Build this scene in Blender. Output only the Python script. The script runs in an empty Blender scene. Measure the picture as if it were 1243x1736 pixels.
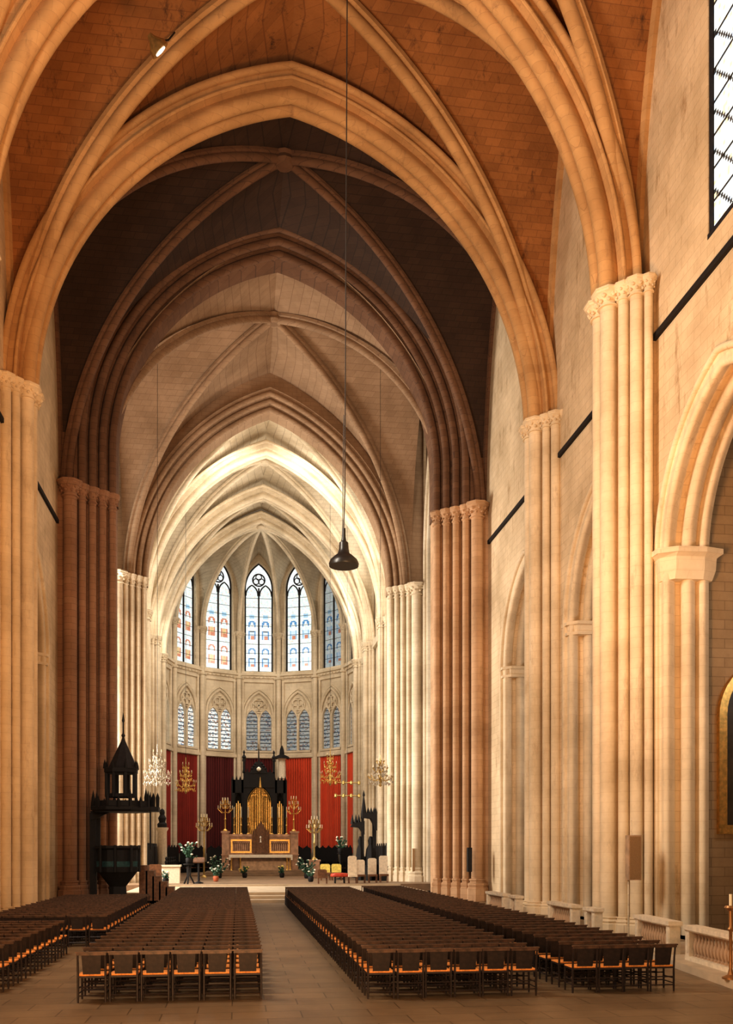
import bpy, math, random
from mathutils import Vector, Matrix, geometry
random.seed(7)
PI=math.pi; sin=math.sin; cos=math.cos; sqrt=math.sqrt; R_=math.radians
COL=bpy.context.scene.collection
# ------------------------------------------------------------------ camera
F=1548.0; TH=R_(8.0); CX=621.5; HY=1443.0
CAMX=-2.1; CAMZ=2.6
ST,CT=sin(TH),cos(TH)
def X_at(px,Y):
    A=px-CX; S=(F*CT-A*ST)/Y
    return (A*CT+F*ST)/S+CAMX
def S_at(px,Y): return (F*CT-(px-CX)*ST)/Y
def Z_at(px,py,Y): return CAMZ+(HY-py)/S_at(px,Y)
def pix(x,y,z):
    dx=x-CAMX; u=dx*CT-y*ST; d=dx*ST+y*CT
    if d<.3: return None
    return CX+F*u/d, HY-F*(z-CAMZ)/d
cam=bpy.data.cameras.new('camera'); co=bpy.data.objects.new('camera',cam); COL.objects.link(co)
co.location=(CAMX,0,CAMZ); co.rotation_euler=(PI/2,0,-TH)
cam.sensor_fit='VERTICAL'; cam.sensor_height=36; cam.sensor_width=36*1243/1736
cam.lens=F/1736*36; cam.shift_x=0; cam.shift_y=(HY-868)/1736.0
cam.clip_start=.1; cam.clip_end=400
bpy.context.scene.camera=co
bpy.context.scene.view_settings.view_transform='Standard'
bpy.context.scene.view_settings.look='None'
bpy.context.scene.view_settings.gamma=.84
bpy.context.scene.view_settings.exposure=.1
# ------------------------------------------------------------------ materials
def nmat(name):
    m=bpy.data.materials.new(name); m.use_nodes=True
    nt=m.node_tree; b=nt.nodes['Principled BSDF']; return m,nt,b
def N(nt,t,**k):
    n=nt.nodes.new(t)
    for a,v in k.items(): setattr(n,a,v)
    return n
def wallcoord(nt,sx=1.0):
    tc=N(nt,'ShaderNodeTexCoord'); sp=N(nt,'ShaderNodeSeparateXYZ'); ad=N(nt,'ShaderNodeMath',operation='ADD'); cb=N(nt,'ShaderNodeCombineXYZ')
    g=N(nt,'ShaderNodeNewGeometry')
    nt.links.new(g.outputs['Position'],sp.inputs[0])
    nt.links.new(sp.outputs[0],ad.inputs[0]); nt.links.new(sp.outputs[1],ad.inputs[1])
    nt.links.new(ad.outputs[0],cb.inputs[0]); nt.links.new(sp.outputs[2],cb.inputs[1])
    return cb.outputs[0], g.outputs['Position']
def stone(name,c1,c2,mortar,dirt=(0.12,.07,.04),dirtamt=.5,bw=.75,bh=.32,mort=.012,bump=.25,streak=True,msc=1.0):
    m,nt,b=nmat(name); L=nt.links.new
    v,pos=wallcoord(nt)
    br=N(nt,'ShaderNodeTexBrick'); br.offset=.5
    br.inputs['Scale'].default_value=1; br.inputs['Brick Width'].default_value=bw; br.inputs['Row Height'].default_value=bh
    br.inputs['Mortar Size'].default_value=mort; br.inputs['Mortar Smooth'].default_value=.3
    br.inputs['Color1'].default_value=(*c1,1); br.inputs['Color2'].default_value=(*c2,1); br.inputs['Mortar'].default_value=(*mortar,1)
    L(v,br.inputs['Vector'])
    n1=N(nt,'ShaderNodeTexNoise'); n1.inputs['Scale'].default_value=.35; n1.inputs['Detail'].default_value=6; n1.inputs['Roughness'].default_value=.65
    L(pos,n1.inputs['Vector'])
    r1=N(nt,'ShaderNodeValToRGB'); r1.color_ramp.elements[0].position=.35; r1.color_ramp.elements[1].position=.62
    r1.color_ramp.elements[0].color=(.72,.66,.58,1); r1.color_ramp.elements[1].color=(1.08,1.05,1.02,1)
    L(n1.outputs['Fac'],r1.inputs[0])
    mx=N(nt,'ShaderNodeMix',data_type='RGBA',blend_type='MULTIPLY'); mx.inputs['Factor'].default_value=.8
    L(br.outputs['Color'],mx.inputs['A']); L(r1.outputs[0],mx.inputs['B'])
    n2=N(nt,'ShaderNodeTexNoise'); n2.inputs['Scale'].default_value=1.6*msc; n2.inputs['Detail'].default_value=8; n2.inputs['Roughness'].default_value=.75
    mp=N(nt,'ShaderNodeMapping'); mp.inputs['Scale'].default_value=(1.3,1.3,.35 if streak else 1)
    L(pos,mp.inputs[0]); L(mp.outputs[0],n2.inputs['Vector'])
    r2=N(nt,'ShaderNodeValToRGB'); r2.color_ramp.elements[0].position=.56; r2.color_ramp.elements[1].position=.72
    r2.color_ramp.elements[0].color=(0,0,0,1); r2.color_ramp.elements[1].color=(dirtamt,)*3+(1,)
    L(n2.outputs['Fac'],r2.inputs[0])
    mx2=N(nt,'ShaderNodeMix',data_type='RGBA'); L(r2.outputs[0],mx2.inputs['Factor']); L(mx.outputs['Result'],mx2.inputs['A']); mx2.inputs['B'].default_value=(*dirt,1)
    L(mx2.outputs['Result'],b.inputs['Base Color']); b.inputs['Roughness'].default_value=.85
    bp=N(nt,'ShaderNodeBump'); bp.inputs['Strength'].default_value=bump; bp.inputs['Distance'].default_value=.03
    n3=N(nt,'ShaderNodeTexNoise'); n3.inputs['Scale'].default_value=9; n3.inputs['Detail'].default_value=4; L(pos,n3.inputs['Vector'])
    L(n3.outputs['Fac'],bp.inputs['Height']); L(bp.outputs[0],b.inputs['Normal'])
    return m
def simple(name,c,rough=.6,metal=0,spec=None,var=.25,nscale=8,emit=None):
    m,nt,b=nmat(name); L=nt.links.new
    tc=N(nt,'ShaderNodeTexCoord'); n=N(nt,'ShaderNodeTexNoise'); n.inputs['Scale'].default_value=nscale; n.inputs['Detail'].default_value=4
    L(tc.outputs['Object'],n.inputs['Vector'])
    r=N(nt,'ShaderNodeValToRGB'); r.color_ramp.elements[0].position=.3; r.color_ramp.elements[1].position=.7
    r.color_ramp.elements[0].color=tuple(x*(1-var) for x in c)+(1,); r.color_ramp.elements[1].color=tuple(min(1,x*(1+var)) for x in c)+(1,)
    L(n.outputs['Fac'],r.inputs[0]); L(r.outputs[0],b.inputs['Base Color'])
    b.inputs['Roughness'].default_value=rough; b.inputs['Metallic'].default_value=metal
    if emit: b.inputs['Emission Color'].default_value=(*c,1); b.inputs['Emission Strength'].default_value=emit
    return m
M={}
M['cream']=stone('cream_limestone',(.76,.65,.48),(.79,.68,.51),(.68,.56,.40),dirt=(.30,.18,.09),dirtamt=.45,mort=.006)
M['cream_wall']=stone('cream_wall_stone',(.72,.59,.41),(.76,.63,.45),(.62,.49,.33),dirt=(.33,.20,.09),dirtamt=.85,bump=.35)
M['brown']=stone('dimmed_brown_stone',(.34,.19,.115),(.38,.225,.14),(.24,.14,.085),dirt=(.10,.05,.03),dirtamt=.5)  # weaker light on the left crossing pier is put into this brown
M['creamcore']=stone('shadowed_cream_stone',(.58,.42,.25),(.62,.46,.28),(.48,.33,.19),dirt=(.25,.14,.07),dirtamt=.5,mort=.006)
M['brownmid']=stone('shade_dark_brown_stone',(.17,.09,.05),(.21,.115,.065),(.12,.065,.04),dirt=(.06,.03,.02),dirtamt=.5)  # weak light on crossing arch and dark-bay ribs, put into the colour
M['choirfloor']=simple('brown_choir_paving',(.27,.18,.11),.5,var=.2,nscale=1.5)
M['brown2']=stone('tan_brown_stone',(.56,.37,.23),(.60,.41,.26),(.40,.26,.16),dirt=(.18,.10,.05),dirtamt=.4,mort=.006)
M['browndark']=stone('shaded_brown_stone',(.22,.12,.07),(.27,.15,.09),(.12,.06,.04),dirt=(.04,.02,.015),dirtamt=.6)  # crossing wall stone with the dim light put into its colour
M['vault']=stone('ochre_vault_stone',(.34,.15,.045),(.42,.19,.06),(.27,.115,.038),dirt=(.06,.025,.012),dirtamt=.95,bw=.6,bh=.26,bump=.6)
M['vaultdark']=stone('shaded_vault_stone',(.055,.028,.016),(.07,.037,.021),(.035,.02,.012),dirt=(.03,.015,.01),dirtamt=.5,bw=.6,bh=.26)  # vault stone darkened to carry the shade of the dim bay
M['rib']=stone('rib_stone',(.54,.33,.15),(.60,.38,.18),(.46,.28,.13),dirt=(.2,.1,.05),dirtamt=.5,mort=.006)
M['tan']=stone('tan_vault_stone',(.36,.245,.155),(.41,.285,.185),(.29,.19,.12),dirt=(.2,.12,.07),dirtamt=.3,bw=.6,bh=.28)
M['pale']=stone('pale_choir_stone',(.74,.66,.52),(.78,.70,.56),(.55,.47,.36),dirt=(.35,.26,.16),dirtamt=.35,mort=.006)
M['palevault']=stone('pale_choir_vault_stone',(.70,.63,.50),(.75,.68,.55),(.52,.45,.34),dirt=(.4,.3,.2),dirtamt=.25,bw=.6,bh=.28)
M['chapel']=stone('grey_chapel_stone',(.44,.33,.20),(.50,.38,.24),(.30,.22,.13),dirt=(.25,.17,.09),dirtamt=.4,bw=.9,bh=.3)
M['ledgeshade']=simple('ledge_shadow_black',(.015,.01,.008),.9)  # shadow of the wall ledge, given as a black colour
M['wood']=simple('dark_chair_wood',(.022,.012,.009),.55,var=.5,nscale=14)
M['woodrail']=simple('highlit_chair_rail_wood',(.085,.045,.026),.5,var=.5,nscale=14)  # rail colour lifted to hold the thin highlights along the tops
M['rush']=simple('rush_seat',(.75,.30,.07),.7,var=.35,nscale=30)
M['black']=simple('blackened_oak',(.008,.006,.006),.75,var=.4)
M['oak']=simple('brown_oak',(.16,.07,.03),.5,var=.4)
M['gold']=simple('gilding',(.78,.50,.16),.35,metal=.75,var=.25)
M['brass']=simple('brass',(.62,.45,.18),.3,metal=.8,var=.2)
M['bronze']=simple('brown_bronze',(.35,.18,.07),.4,metal=.6)
M['marble']=simple('veined_marble',(.50,.34,.22),.35,var=.3,nscale=3)
M['pmarble']=simple('pinkish_marble',(.45,.27,.18),.35,var=.35,nscale=3)
M['white']=simple('white_linen',(.86,.82,.72),.7,var=.06)
M['whitestone']=simple('white_stone',(.72,.62,.48),.6,var=.12)
M['crystal']=simple('crystal_glass',(.55,.48,.38),.2,var=.25,nscale=20)
M['crystal'].node_tree.nodes['Principled BSDF'].inputs['Transmission Weight'].default_value=.25
M['wire']=simple('black_wire',(.02,.015,.012),.6)
M['enamel']=simple('black_enamel',(.012,.012,.012),.35)
M['enamelw']=simple('white_enamel',(.8,.8,.78),.3)
M['speaker']=simple('beige_speaker_cloth',(.34,.20,.09),.8,var=.15,nscale=40)
M['green']=simple('leaves',(.03,.09,.05),.6,var=.5,nscale=20)
M['petal']=simple('white_petals',(.85,.8,.68),.6,var=.1)
M['petaly']=simple('yellow_petals',(.75,.6,.15),.6,var=.2)
M['redpaint']=simple('red_upholstery',(.55,.06,.02),.6,var=.2)
M['terracotta']=simple('terracotta',(.42,.12,.05),.7,var=.2)
M['candle']=simple('candle_wax',(.85,.78,.6),.5,var=.05)
M['teal']=simple('teal_drape',(.02,.07,.075),.7,var=.4)
M['slate']=simple('slate_roof',(.015,.012,.014),.7,var=.4)
M['paint']=simple('dark_oil_painting',(.06,.045,.03),.35,var=.8,nscale=1.3)
def cloth(name,c):
    m,nt,b=nmat(name); L=nt.links.new
    tc=N(nt,'ShaderNodeTexCoord'); w=N(nt,'ShaderNodeTexWave'); w.inputs['Scale'].default_value=1.2; w.inputs['Distortion'].default_value=1.5; w.inputs['Detail'].default_value=3
    L(tc.outputs['Object'],w.inputs['Vector'])
    r=N(nt,'ShaderNodeValToRGB'); r.color_ramp.elements[0].color=tuple(x*.6 for x in c)+(1,); r.color_ramp.elements[1].color=tuple(c)+(1,)
    L(w.outputs['Fac'],r.inputs[0]); L(r.outputs[0],b.inputs['Base Color']); b.inputs['Roughness'].default_value=.8
    return m
M['red']=cloth('red_curtain',(.85,.12,.045)); M['redm']=cloth('half_shaded_red_curtain',(.36,.035,.02)); M['maroon']=cloth('shaded_red_curtain',(.16,.02,.018))  # the two darker ones are the red cloth with shade in its colour
def floor_mat():
    m,nt,b=nmat('stone_flags'); L=nt.links.new
    g=N(nt,'ShaderNodeNewGeometry')
    br=N(nt,'ShaderNodeTexBrick'); br.offset=.5; br.inputs['Scale'].default_value=1; br.inputs['Brick Width'].default_value=1.1; br.inputs['Row Height'].default_value=.62
    br.inputs['Mortar Size'].default_value=.012; br.inputs['Color1'].default_value=(.20,.135,.075,1); br.inputs['Color2'].default_value=(.25,.17,.095,1); br.inputs['Mortar'].default_value=(.11,.07,.035,1)
    mp=N(nt,'ShaderNodeMapping'); mp.inputs['Rotation'].default_value=(0,0,0)
    L(g.outputs['Position'],mp.inputs[0]); L(mp.outputs[0],br.inputs['Vector'])
    n=N(nt,'ShaderNodeTexNoise'); n.inputs['Scale'].default_value=.8; n.inputs['Detail'].default_value=7; n.inputs['Roughness'].default_value=.7; L(g.outputs['Position'],n.inputs['Vector'])
    r=N(nt,'ShaderNodeValToRGB'); r.color_ramp.elements[0].position=.3; r.color_ramp.elements[1].position=.7; r.color_ramp.elements[0].color=(.7,.66,.62,1); r.color_ramp.elements[1].color=(1.12,1.1,1.08,1)
    L(n.outputs['Fac'],r.inputs[0])
    mx=N(nt,'ShaderNodeMix',data_type='RGBA',blend_type='MULTIPLY'); mx.inputs['Factor'].default_value=1; L(br.outputs['Color'],mx.inputs['A']); L(r.outputs[0],mx.inputs['B'])
    L(mx.outputs['Result'],b.inputs['Base Color']); b.inputs['Roughness'].default_value=.42
    bp=N(nt,'ShaderNodeBump'); bp.inputs['Strength'].default_value=.2; L(br.outputs['Fac'],bp.inputs['Height']); bp.invert=True; L(bp.outputs[0],b.inputs['Normal'])
    return m
M['floor']=floor_mat()
M['step']=simple('pale_step_stone',(.52,.42,.30),.6,var=.12,nscale=2)
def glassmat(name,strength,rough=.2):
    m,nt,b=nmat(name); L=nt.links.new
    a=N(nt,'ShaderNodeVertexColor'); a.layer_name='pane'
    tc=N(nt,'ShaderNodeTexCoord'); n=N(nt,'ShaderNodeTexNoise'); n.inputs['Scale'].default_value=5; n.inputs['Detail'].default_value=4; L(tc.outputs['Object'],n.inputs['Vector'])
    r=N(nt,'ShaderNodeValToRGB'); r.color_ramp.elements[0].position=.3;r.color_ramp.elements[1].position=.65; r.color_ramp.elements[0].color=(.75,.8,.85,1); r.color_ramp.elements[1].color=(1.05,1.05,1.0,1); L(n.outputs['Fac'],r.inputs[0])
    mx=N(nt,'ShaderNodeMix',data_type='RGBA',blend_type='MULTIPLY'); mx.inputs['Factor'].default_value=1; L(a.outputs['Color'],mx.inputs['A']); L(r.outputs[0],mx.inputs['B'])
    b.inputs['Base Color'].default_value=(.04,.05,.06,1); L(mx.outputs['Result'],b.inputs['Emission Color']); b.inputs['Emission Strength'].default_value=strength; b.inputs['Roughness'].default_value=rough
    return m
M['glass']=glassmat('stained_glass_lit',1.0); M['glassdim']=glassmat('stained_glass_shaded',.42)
M['plainglass']=glassmat('pale_window_glass',1.6)
# ------------------------------------------------------------------ mesh builder
class MB:
    def __init__(s): s.v=[]; s.f=[]; s.c=None
    def add(s,vs,fs):
        o=len(s.v); s.v+= [tuple(v) for v in vs]; s.f+=[tuple(i+o for i in f) for f in fs]; return s
    def box(s,x0,x1,y0,y1,z0,z1,M_=None):
        vs=[(x,y,z) for z in (z0,z1) for y in (y0,y1) for x in (x0,x1)]
        if M_: vs=[tuple(M_@Vector(v)) for v in vs]
        return s.add(vs,[(0,2,3,1),(4,5,7,6),(0,1,5,4),(2,6,7,3),(0,4,6,2),(1,3,7,5)])
    def lathe(s,prof,cx=0,cy=0,n=16,z0=0,ph=0,sx=1,sy=1):
        o=len(s.v)
        for r,z in prof:
            for k in range(n):
                a=2*PI*k/n+ph; s.v.append((cx+r*cos(a)*sx,cy+r*sin(a)*sy,z+z0))
        for i in range(len(prof)-1):
            for k in range(n):
                k2=(k+1)%n; s.f.append((o+i*n+k,o+i*n+k2,o+(i+1)*n+k2,o+(i+1)*n+k))
        s.f.append(tuple(o+k for k in reversed(range(n)))); s.f.append(tuple(o+(len(prof)-1)*n+k for k in range(n)))
        return s
    def cyl(s,cx,cy,z0,z1,r,n=16,ph=0): return s.lathe([(r,z0),(r,z1)],cx,cy,n,0,ph)
    def tube(s,path,r,n=6,closed=False):
        pts=[Vector(p) for p in path]; m=len(pts); o=len(s.v)
        rr=r if isinstance(r,(list,tuple)) else [r]*m
        prev=None
        for i,p in enumerate(pts):
            if closed: t=pts[(i+1)%m]-pts[i-1]
            else: t=pts[min(i+1,m-1)]-pts[max(i-1,0)]
            t.normalize()
            if prev is None:
                up=Vector((0,0,1)) if abs(t.z)<.9 else Vector((0,1,0))
                a=t.cross(up).normalized()
            else:
                a=(prev-t*prev.dot(t)).normalized()
            prev=a; b=t.cross(a)
            for k in range(n):
                an=2*PI*k/n; s.v.append(tuple(p+a*(rr[i]*cos(an))+b*(rr[i]*sin(an))))
        for i in range(m if closed else m-1):
            j=(i+1)%m
            for k in range(n):
                k2=(k+1)%n; s.f.append((o+i*n+k,o+i*n+k2,o+j*n+k2,o+j*n+k))
        if not closed:
            s.f.append(tuple(o+k for k in reversed(range(n)))); s.f.append(tuple(o+(m-1)*n+k for k in range(n)))
        return s
    def sweep(s,path,prof,side,closed_prof=False):
        # prof: (a,b) a along 'side' vector, b along (side x tangent) direction pointing 'down'
        pts=[Vector(p) for p in path]; m=len(pts); n=len(prof); o=len(s.v)
        for i,p in enumerate(pts):
            t=(pts[min(i+1,m-1)]-pts[max(i-1,0)]).normalized()
            sd=Vector(side); sd=(sd-t*sd.dot(t)).normalized(); dn=sd.cross(t)
            if dn.z>0: dn=-dn
            for a,b in prof: s.v.append(tuple(p+sd*a+dn*b))
        for i in range(m-1):
            for k in range(n-1 if not closed_prof else n):
                k2=(k+1)%n; s.f.append((o+i*n+k,o+i*n+k2,o+(i+1)*n+k2,o+(i+1)*n+k))
        return s
    def prism(s,poly,fn):
        # poly 2D list; fn(u,v,k) -> 3D, k=0/1
        o=len(s.v); n=len(poly)
        for k in (0,1):
            for u,v in poly: s.v.append(tuple(fn(u,v,k)))
        s.f.append(tuple(o+i for i in range(n))); s.f.append(tuple(o+n+i for i in reversed(range(n))))
        for i in range(n):
            j=(i+1)%n; s.f.append((o+i,o+n+i,o+n+j,o+j))
        return s
    def panel(s,loops,fn):
        # outer + holes, with thickness
        flat=[p for l in loops for p in l]
        tris=geometry.tessellate_polygon([[Vector((p[0],p[1],0)) for p in l] for l in loops])
        o=len(s.v); n=len(flat)
        for k in (0,1):
            for u,v in flat: s.v.append(tuple(fn(u,v,k)))
        for t in tris:
            s.f.append((o+t[0],o+t[1],o+t[2])); s.f.append((o+n+t[2],o+n+t[1],o+n+t[0]))
        q=0
        for l in loops:
            m=len(l)
            for i in range(m):
                j=(i+1)%m; s.f.append((o+q+i,o+q+j,o+n+q+j,o+n+q+i))
            q+=m
        return s
    def xf(s,mat):
        s.v=[tuple(mat@Vector(v)) for v in s.v]; return s
    def merge(s,o): return s.add(o.v,o.f)
    def mesh(s,name,m,ang=40):
        me=bpy.data.meshes.new(name); me.from_pydata(s.v,[],s.f); me.materials.append(m)
        if s.c:
            ca=me.color_attributes.new('pane','FLOAT_COLOR','CORNER')
            li=0
            for fi,f in enumerate(s.f):
                for _ in f:
                    ca.data[li].color=(*s.c[fi],1); li+=1
        me.validate(); me.update()
        import bmesh
        bm=bmesh.new(); bm.from_mesh(me); bmesh.ops.recalc_face_normals(bm,faces=bm.faces); bm.to_mesh(me); bm.free()
        if ang:
            me.polygons.foreach_set('use_smooth',[True]*len(me.polygons)); me.set_sharp_from_angle(angle=R_(ang))
        return me
    def build(s,name,m,parent=None,ang=40,label=None):
        o=bpy.data.objects.new(name,s.mesh(name,m,ang)); COL.objects.link(o)
        if parent: o.parent=parent
        if label: o['label']=label
        return o
def tag(o,label,cat,group=None,kind=None):
    o['label']=label; o['category']=cat
    if group: o['group']=group
    if kind: o['kind']=kind
    return o
def struct(o): o['kind']='structure'; return o
def thing(name,label,cat,loc=(0,0,0),rz=0,group=None):
    o=bpy.data.objects.new(name,None); COL.objects.link(o); o.location=loc; o.rotation_euler=(0,0,rz); o.empty_display_size=.2
    return tag(o,label,cat,group)
def copy_tree(o,parent=None):
    c=o.copy(); COL.objects.link(c)
    if parent: c.parent=parent
    for ch in kids.get(o,None) or list(o.children): copy_tree(ch,c)
    return c
kids={}
def word(n): return ['first','second','third','fourth','fifth','sixth','seventh','eighth','ninth','tenth','eleventh','twelfth','thirteenth','fourteenth','fifteenth','sixteenth','seventeenth','eighteenth','nineteenth','twentieth','twenty-first','twenty-second','twenty-third','twenty-fourth','twenty-fifth','twenty-sixth','twenty-seventh','twenty-eighth','twenty-ninth','thirtieth'][n]
# ------------------------------------------------------------------ arches
def arcR(w,h): c=(h*h-w*w)/(2*w); return c,w+c
def arch_x(z,w,h):   # half width at height z above spring
    c,R=arcR(w,h); return max(0,sqrt(max(0,R*R-z*z))-c)
def arch_path(cx,w,z0,zs,h,n=12):
    c,R=arcR(w,h); pe=math.acos(c/R); pts=[(cx-w,z0)]
    for i in range(n+1):
        p=pe*i/n; pts.append((cx-(R*cos(p)-c),zs+R*sin(p)))
    for i in range(n-1,-1,-1):
        p=pe*i/n; pts.append((cx+(R*cos(p)-c),zs+R*sin(p)))
    pts.append((cx+w,z0)); return pts
def arch_mesh(w,zs,h,prof,z0=None,n=28,closed=True,mb=None,fn=None):
    c,R=arcR(w,h); mb=mb or MB(); o=len(mb.v); k=len(prof); rings=[]
    def ring(sd,ph_t,zleg=None):
        out=[]
        for r,y in prof:
            if zleg is not None: out.append((sd*(w+r),y,zleg))
            else:
                pe=math.acos(c/(R+r)); p=pe*ph_t; out.append((sd*((R+r)*cos(p)-c),y,zs+(R+r)*sin(p)))
        return out
    if z0 is not None: rings.append(ring(-1,0,z0))
    for i in range(n+1): rings.append(ring(-1,i/n))
    for i in range(n-1,-1,-1): rings.append(ring(1,i/n))
    if z0 is not None: rings.append(ring(1,0,z0))
    for rg in rings:
        for p in rg: mb.v.append(tuple(fn(*p)) if fn else p)
    for i in range(len(rings)-1):
        for q in range(k if closed else k-1):
            q2=(q+1)%k; mb.f.append((o+i*k+q,o+i*k+q2,o+(i+1)*k+q2,o+(i+1)*k+q))
    return mb
def roll(cr,cy,rad,a0,a1,n=7):
    return [(cr+rad*cos(R_(a0+(a1-a0)*i/n)),cy+rad*sin(R_(a0+(a1-a0)*i/n))) for i in range(n+1)]
def sym(half): # half: from centre soffit (y=0) to back, y negative (towards camera); mirror
    return [(r,-y) for r,y in reversed(half)]+half
PROF_NAVE=sym([(.40,-.02)]+roll(.27,-.32,.26,70,300,10)+[(.60,-.42),(.62,-.68)]+roll(.68,-.74,.07,150,300,4)+[(.78,-.66),(1.0,-.66)]+roll(1.12,-.76,.14,150,310)+[(1.3,-.62)])
PROF_CHOIR=sym([(.34,-.02)]+roll(.22,-.26,.21,70,300,9)+[(.48,-.34),(.5,-.58),(.78,-.58)]+roll(.88,-.66,.12,150,310)+[(1.05,-.55)])
def stepped(nst,dr,dy,rad):
    p=[(dr*nst+.15,1.3),(0.05,1.3),(0.05,.35)]
    for i in range(nst):
        p+= roll(dr*i+rad,-dy*i+.03,rad,120,340,9)
        p+= [(dr*(i+1)-.04,-dy*i+.26),(dr*(i+1)-.02,-dy*i-.02)]
    p+= [(dr*nst+.15,-dy*(nst-1)-.1)]
    return p
ZS=20.3; ZK=34.6
# ------------------------------------------------------------------ floor / platform
mb=MB(); mb.box(-24,24,-4,47.2,-.2,0); struct(mb.build('floor',M['floor'],ang=0))
mb=MB()
for i,(y0,z) in enumerate([(46.2,.15),(47.1,.30),(48.0,.45)]):
    mb.box(-8.0,8.0,y0,y0+ (.9 if i<2 else 12),-.1,z)
struct(mb.build('floor_choir_steps',M['step'],ang=0))
mb=MB(); mb.box(-24,24,47.2,100,-.3,.0); mb.box(-12,12,56.6,100,.1,.55); struct(mb.build('floor_choir',M['choirfloor'],ang=0)); struct(MB().box(-8.0,8.0,56.45,56.75,.3,.552).build('trim_choir_step',M['step'],ang=0))
FZ=.55
# ------------------------------------------------------------------ side walls
XW=10.9; XB=12.3
OPEN=[(12.2,3.4),(23.3,3.1),(31.55,2.95),(40.3,3.1)]
OZ=11.6; OH=4.1
WINS=[(11.6,1.3),(22.6,1.35)]
for s,nm in ((1,'right'),(-1,'left')):
    outer=[(4.0,-.2),(46.9,-.2),(46.9,35.6),(4.0,35.6)]
    holes=[arch_path(cy,w+.35,0,OZ,OH+.35) for cy,w in OPEN]+[arch_path(cy,w,19.7,28,3.2,8) for cy,w in WINS]
    mb=MB(); mb.panel([outer]+holes,lambda u,v,k:(s*(XW+k*(XB-XW)),u,v)); struct(mb.build('wall_'+nm,M['cream_wall'],ang=30))
    # string course, coloured black for the shadow of its ledge
    mb=MB(); mb.box(min(s*(XW-.12),s*(XW+.05)),max(s*(XW-.12),s*(XW+.05)),4,46.3,18.62,18.8); mb.box(min(s*(XW-.02),s*(XW+.05)),max(s*(XW-.02),s*(XW+.05)),4,46.3,18.8,18.9)
    struct(mb.build('trim_%s_string'%nm,M['ledgeshade'],ang=0))
    # chapels
    mb=MB()
    X0,X1=sorted((s*XB,s*17.5))
    for yp in (6.5,17.6,27.3,36.1,45.2):
        mb.box(X0,X1,yp-.35,yp+.35,-.1,18)
    X2,X3=sorted((s*17.5,s*17.9)); mb.box(X2,X3,6,46,-.1,18)
    struct(mb.build('wall_chapels_'+nm,M['chapel'],ang=0))
    mb=MB(); mb.box(*sorted((s*XB,s*17.9)),6,46,17.2,17.5); struct(mb.build('ceiling_chapels_'+nm,M['chapel'],ang=0))
    # archivolts
    for i,(cy,w) in enumerate(OPEN):
        prof=[(.62,.02)]+roll(.55,-.06,.10,0,-200,6)+[(.42,-.01),(.36,0)]+roll(.22,.10,.12,-60,-200,5)+[(.20,.30),(.34,.42),(.40,.60)]+roll(.16,.74,.17,-60,-230,6)+[(.18,1.0),(.26,1.08)]+roll(.1,1.22,.12,-80,-230,5)+[(.1,1.42),(.62,1.42)]
        mb=arch_mesh(w,OZ,OH,prof,z0=0,n=20,fn=lambda x,y,z:(s*(XW+y),cy+x,z))
        t=thing('chapel_arch','pointed chapel archway in %s wall, %s'%(nm,['nearest, out of view','nearest visible, with thick angular impost','middle bay, slim ringed jambs','farthest, beside the crossing pier'][i]),'archway',(s*XW,cy,0))
        o=mb.build('moulding',M['cream'],t); o.location=(-s*XW,-cy,0)
        # imposts
        for sd in (-1,1):
            m2=MB()
            for (z0_,z1_,e0,e1) in ((OZ-.65,OZ-.35,.02,.10),(OZ-.35,OZ+.02,.10,.12),(OZ+.02,OZ+.12,.12,.24),(OZ+.12,OZ+.28,.26,.26)) if i<2 else ((OZ-.45,OZ-.33,.08,.08),(OZ-.33,OZ-.05,-.03,.02),(OZ-.05,OZ+.08,.1,.1)):
                vs=[]
                for z_,e in ((z0_,e0),(z1_,e1)):
                    # footprint around jamb: (depth, along)
                    fp=[(-.02-e,.75+e*.6),(-.02-e,.33-e),(.25,0-e),(1.15,-.05-e),(1.5+e,.1-e),(1.5+e,.75+e*.6)]
                    vs+=[(s*(XW+d),cy+sd*(w+a),z_) for d,a in fp]
                n_=6; m2.add(vs,[tuple(range(n_)),tuple(reversed(range(n_,2*n_)))]+[(q,(q+1)%n_,n_+(q+1)%n_,n_+q) for q in range(n_)])
            o=m2.build('impost',M['cream'],t,ang=0); o.location=(-s*XW,-cy,0)
# ------------------------------------------------------------------ vault bays
def web(Y0,Y1,W,zs,zk,mat,name,n=22):
    mb=MB(); h=zk-zs; Yc=(Y0+Y1)/2; L2=(Y1-Y0)/2
    c,R=arcR(W,h); pe=math.acos(c/R)
    def pr(i): p=pe*i/n; return R*cos(p)-c, zs+R*sin(p)
    for s in (-1,1):
        for sy in (-1,1):
            o=len(mb.v)
            for i in range(n+1):
                x,z=pr(i); f=x/W
                ye=Yc+sy*L2; yr=Yc+sy*L2*f
                mb.v+=[(s*x,ye,z),(s*x,(ye+yr)/2,z+.12*(1-f)),(s*x,yr,z),(s*(x+W)/2,yr,z+.12*(1-f)),(s*W,yr,z)]
            for i in range(n):
                for q in range(4): a=o+i*5+q; mb.f.append((a,a+1,a+6,a+5))
    return struct(mb.build(name,mat,ang=25))
PROF_RIB=[(-.24,-.05),(-.24,.10),(-.13,.16)]+[(.20*sin(R_(a)),.32-.20*cos(R_(a))*-1) for a in (-120,-80,-40,0,40,80,120)]+[(.13,.16),(.24,.10),(.24,-.05)]
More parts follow.
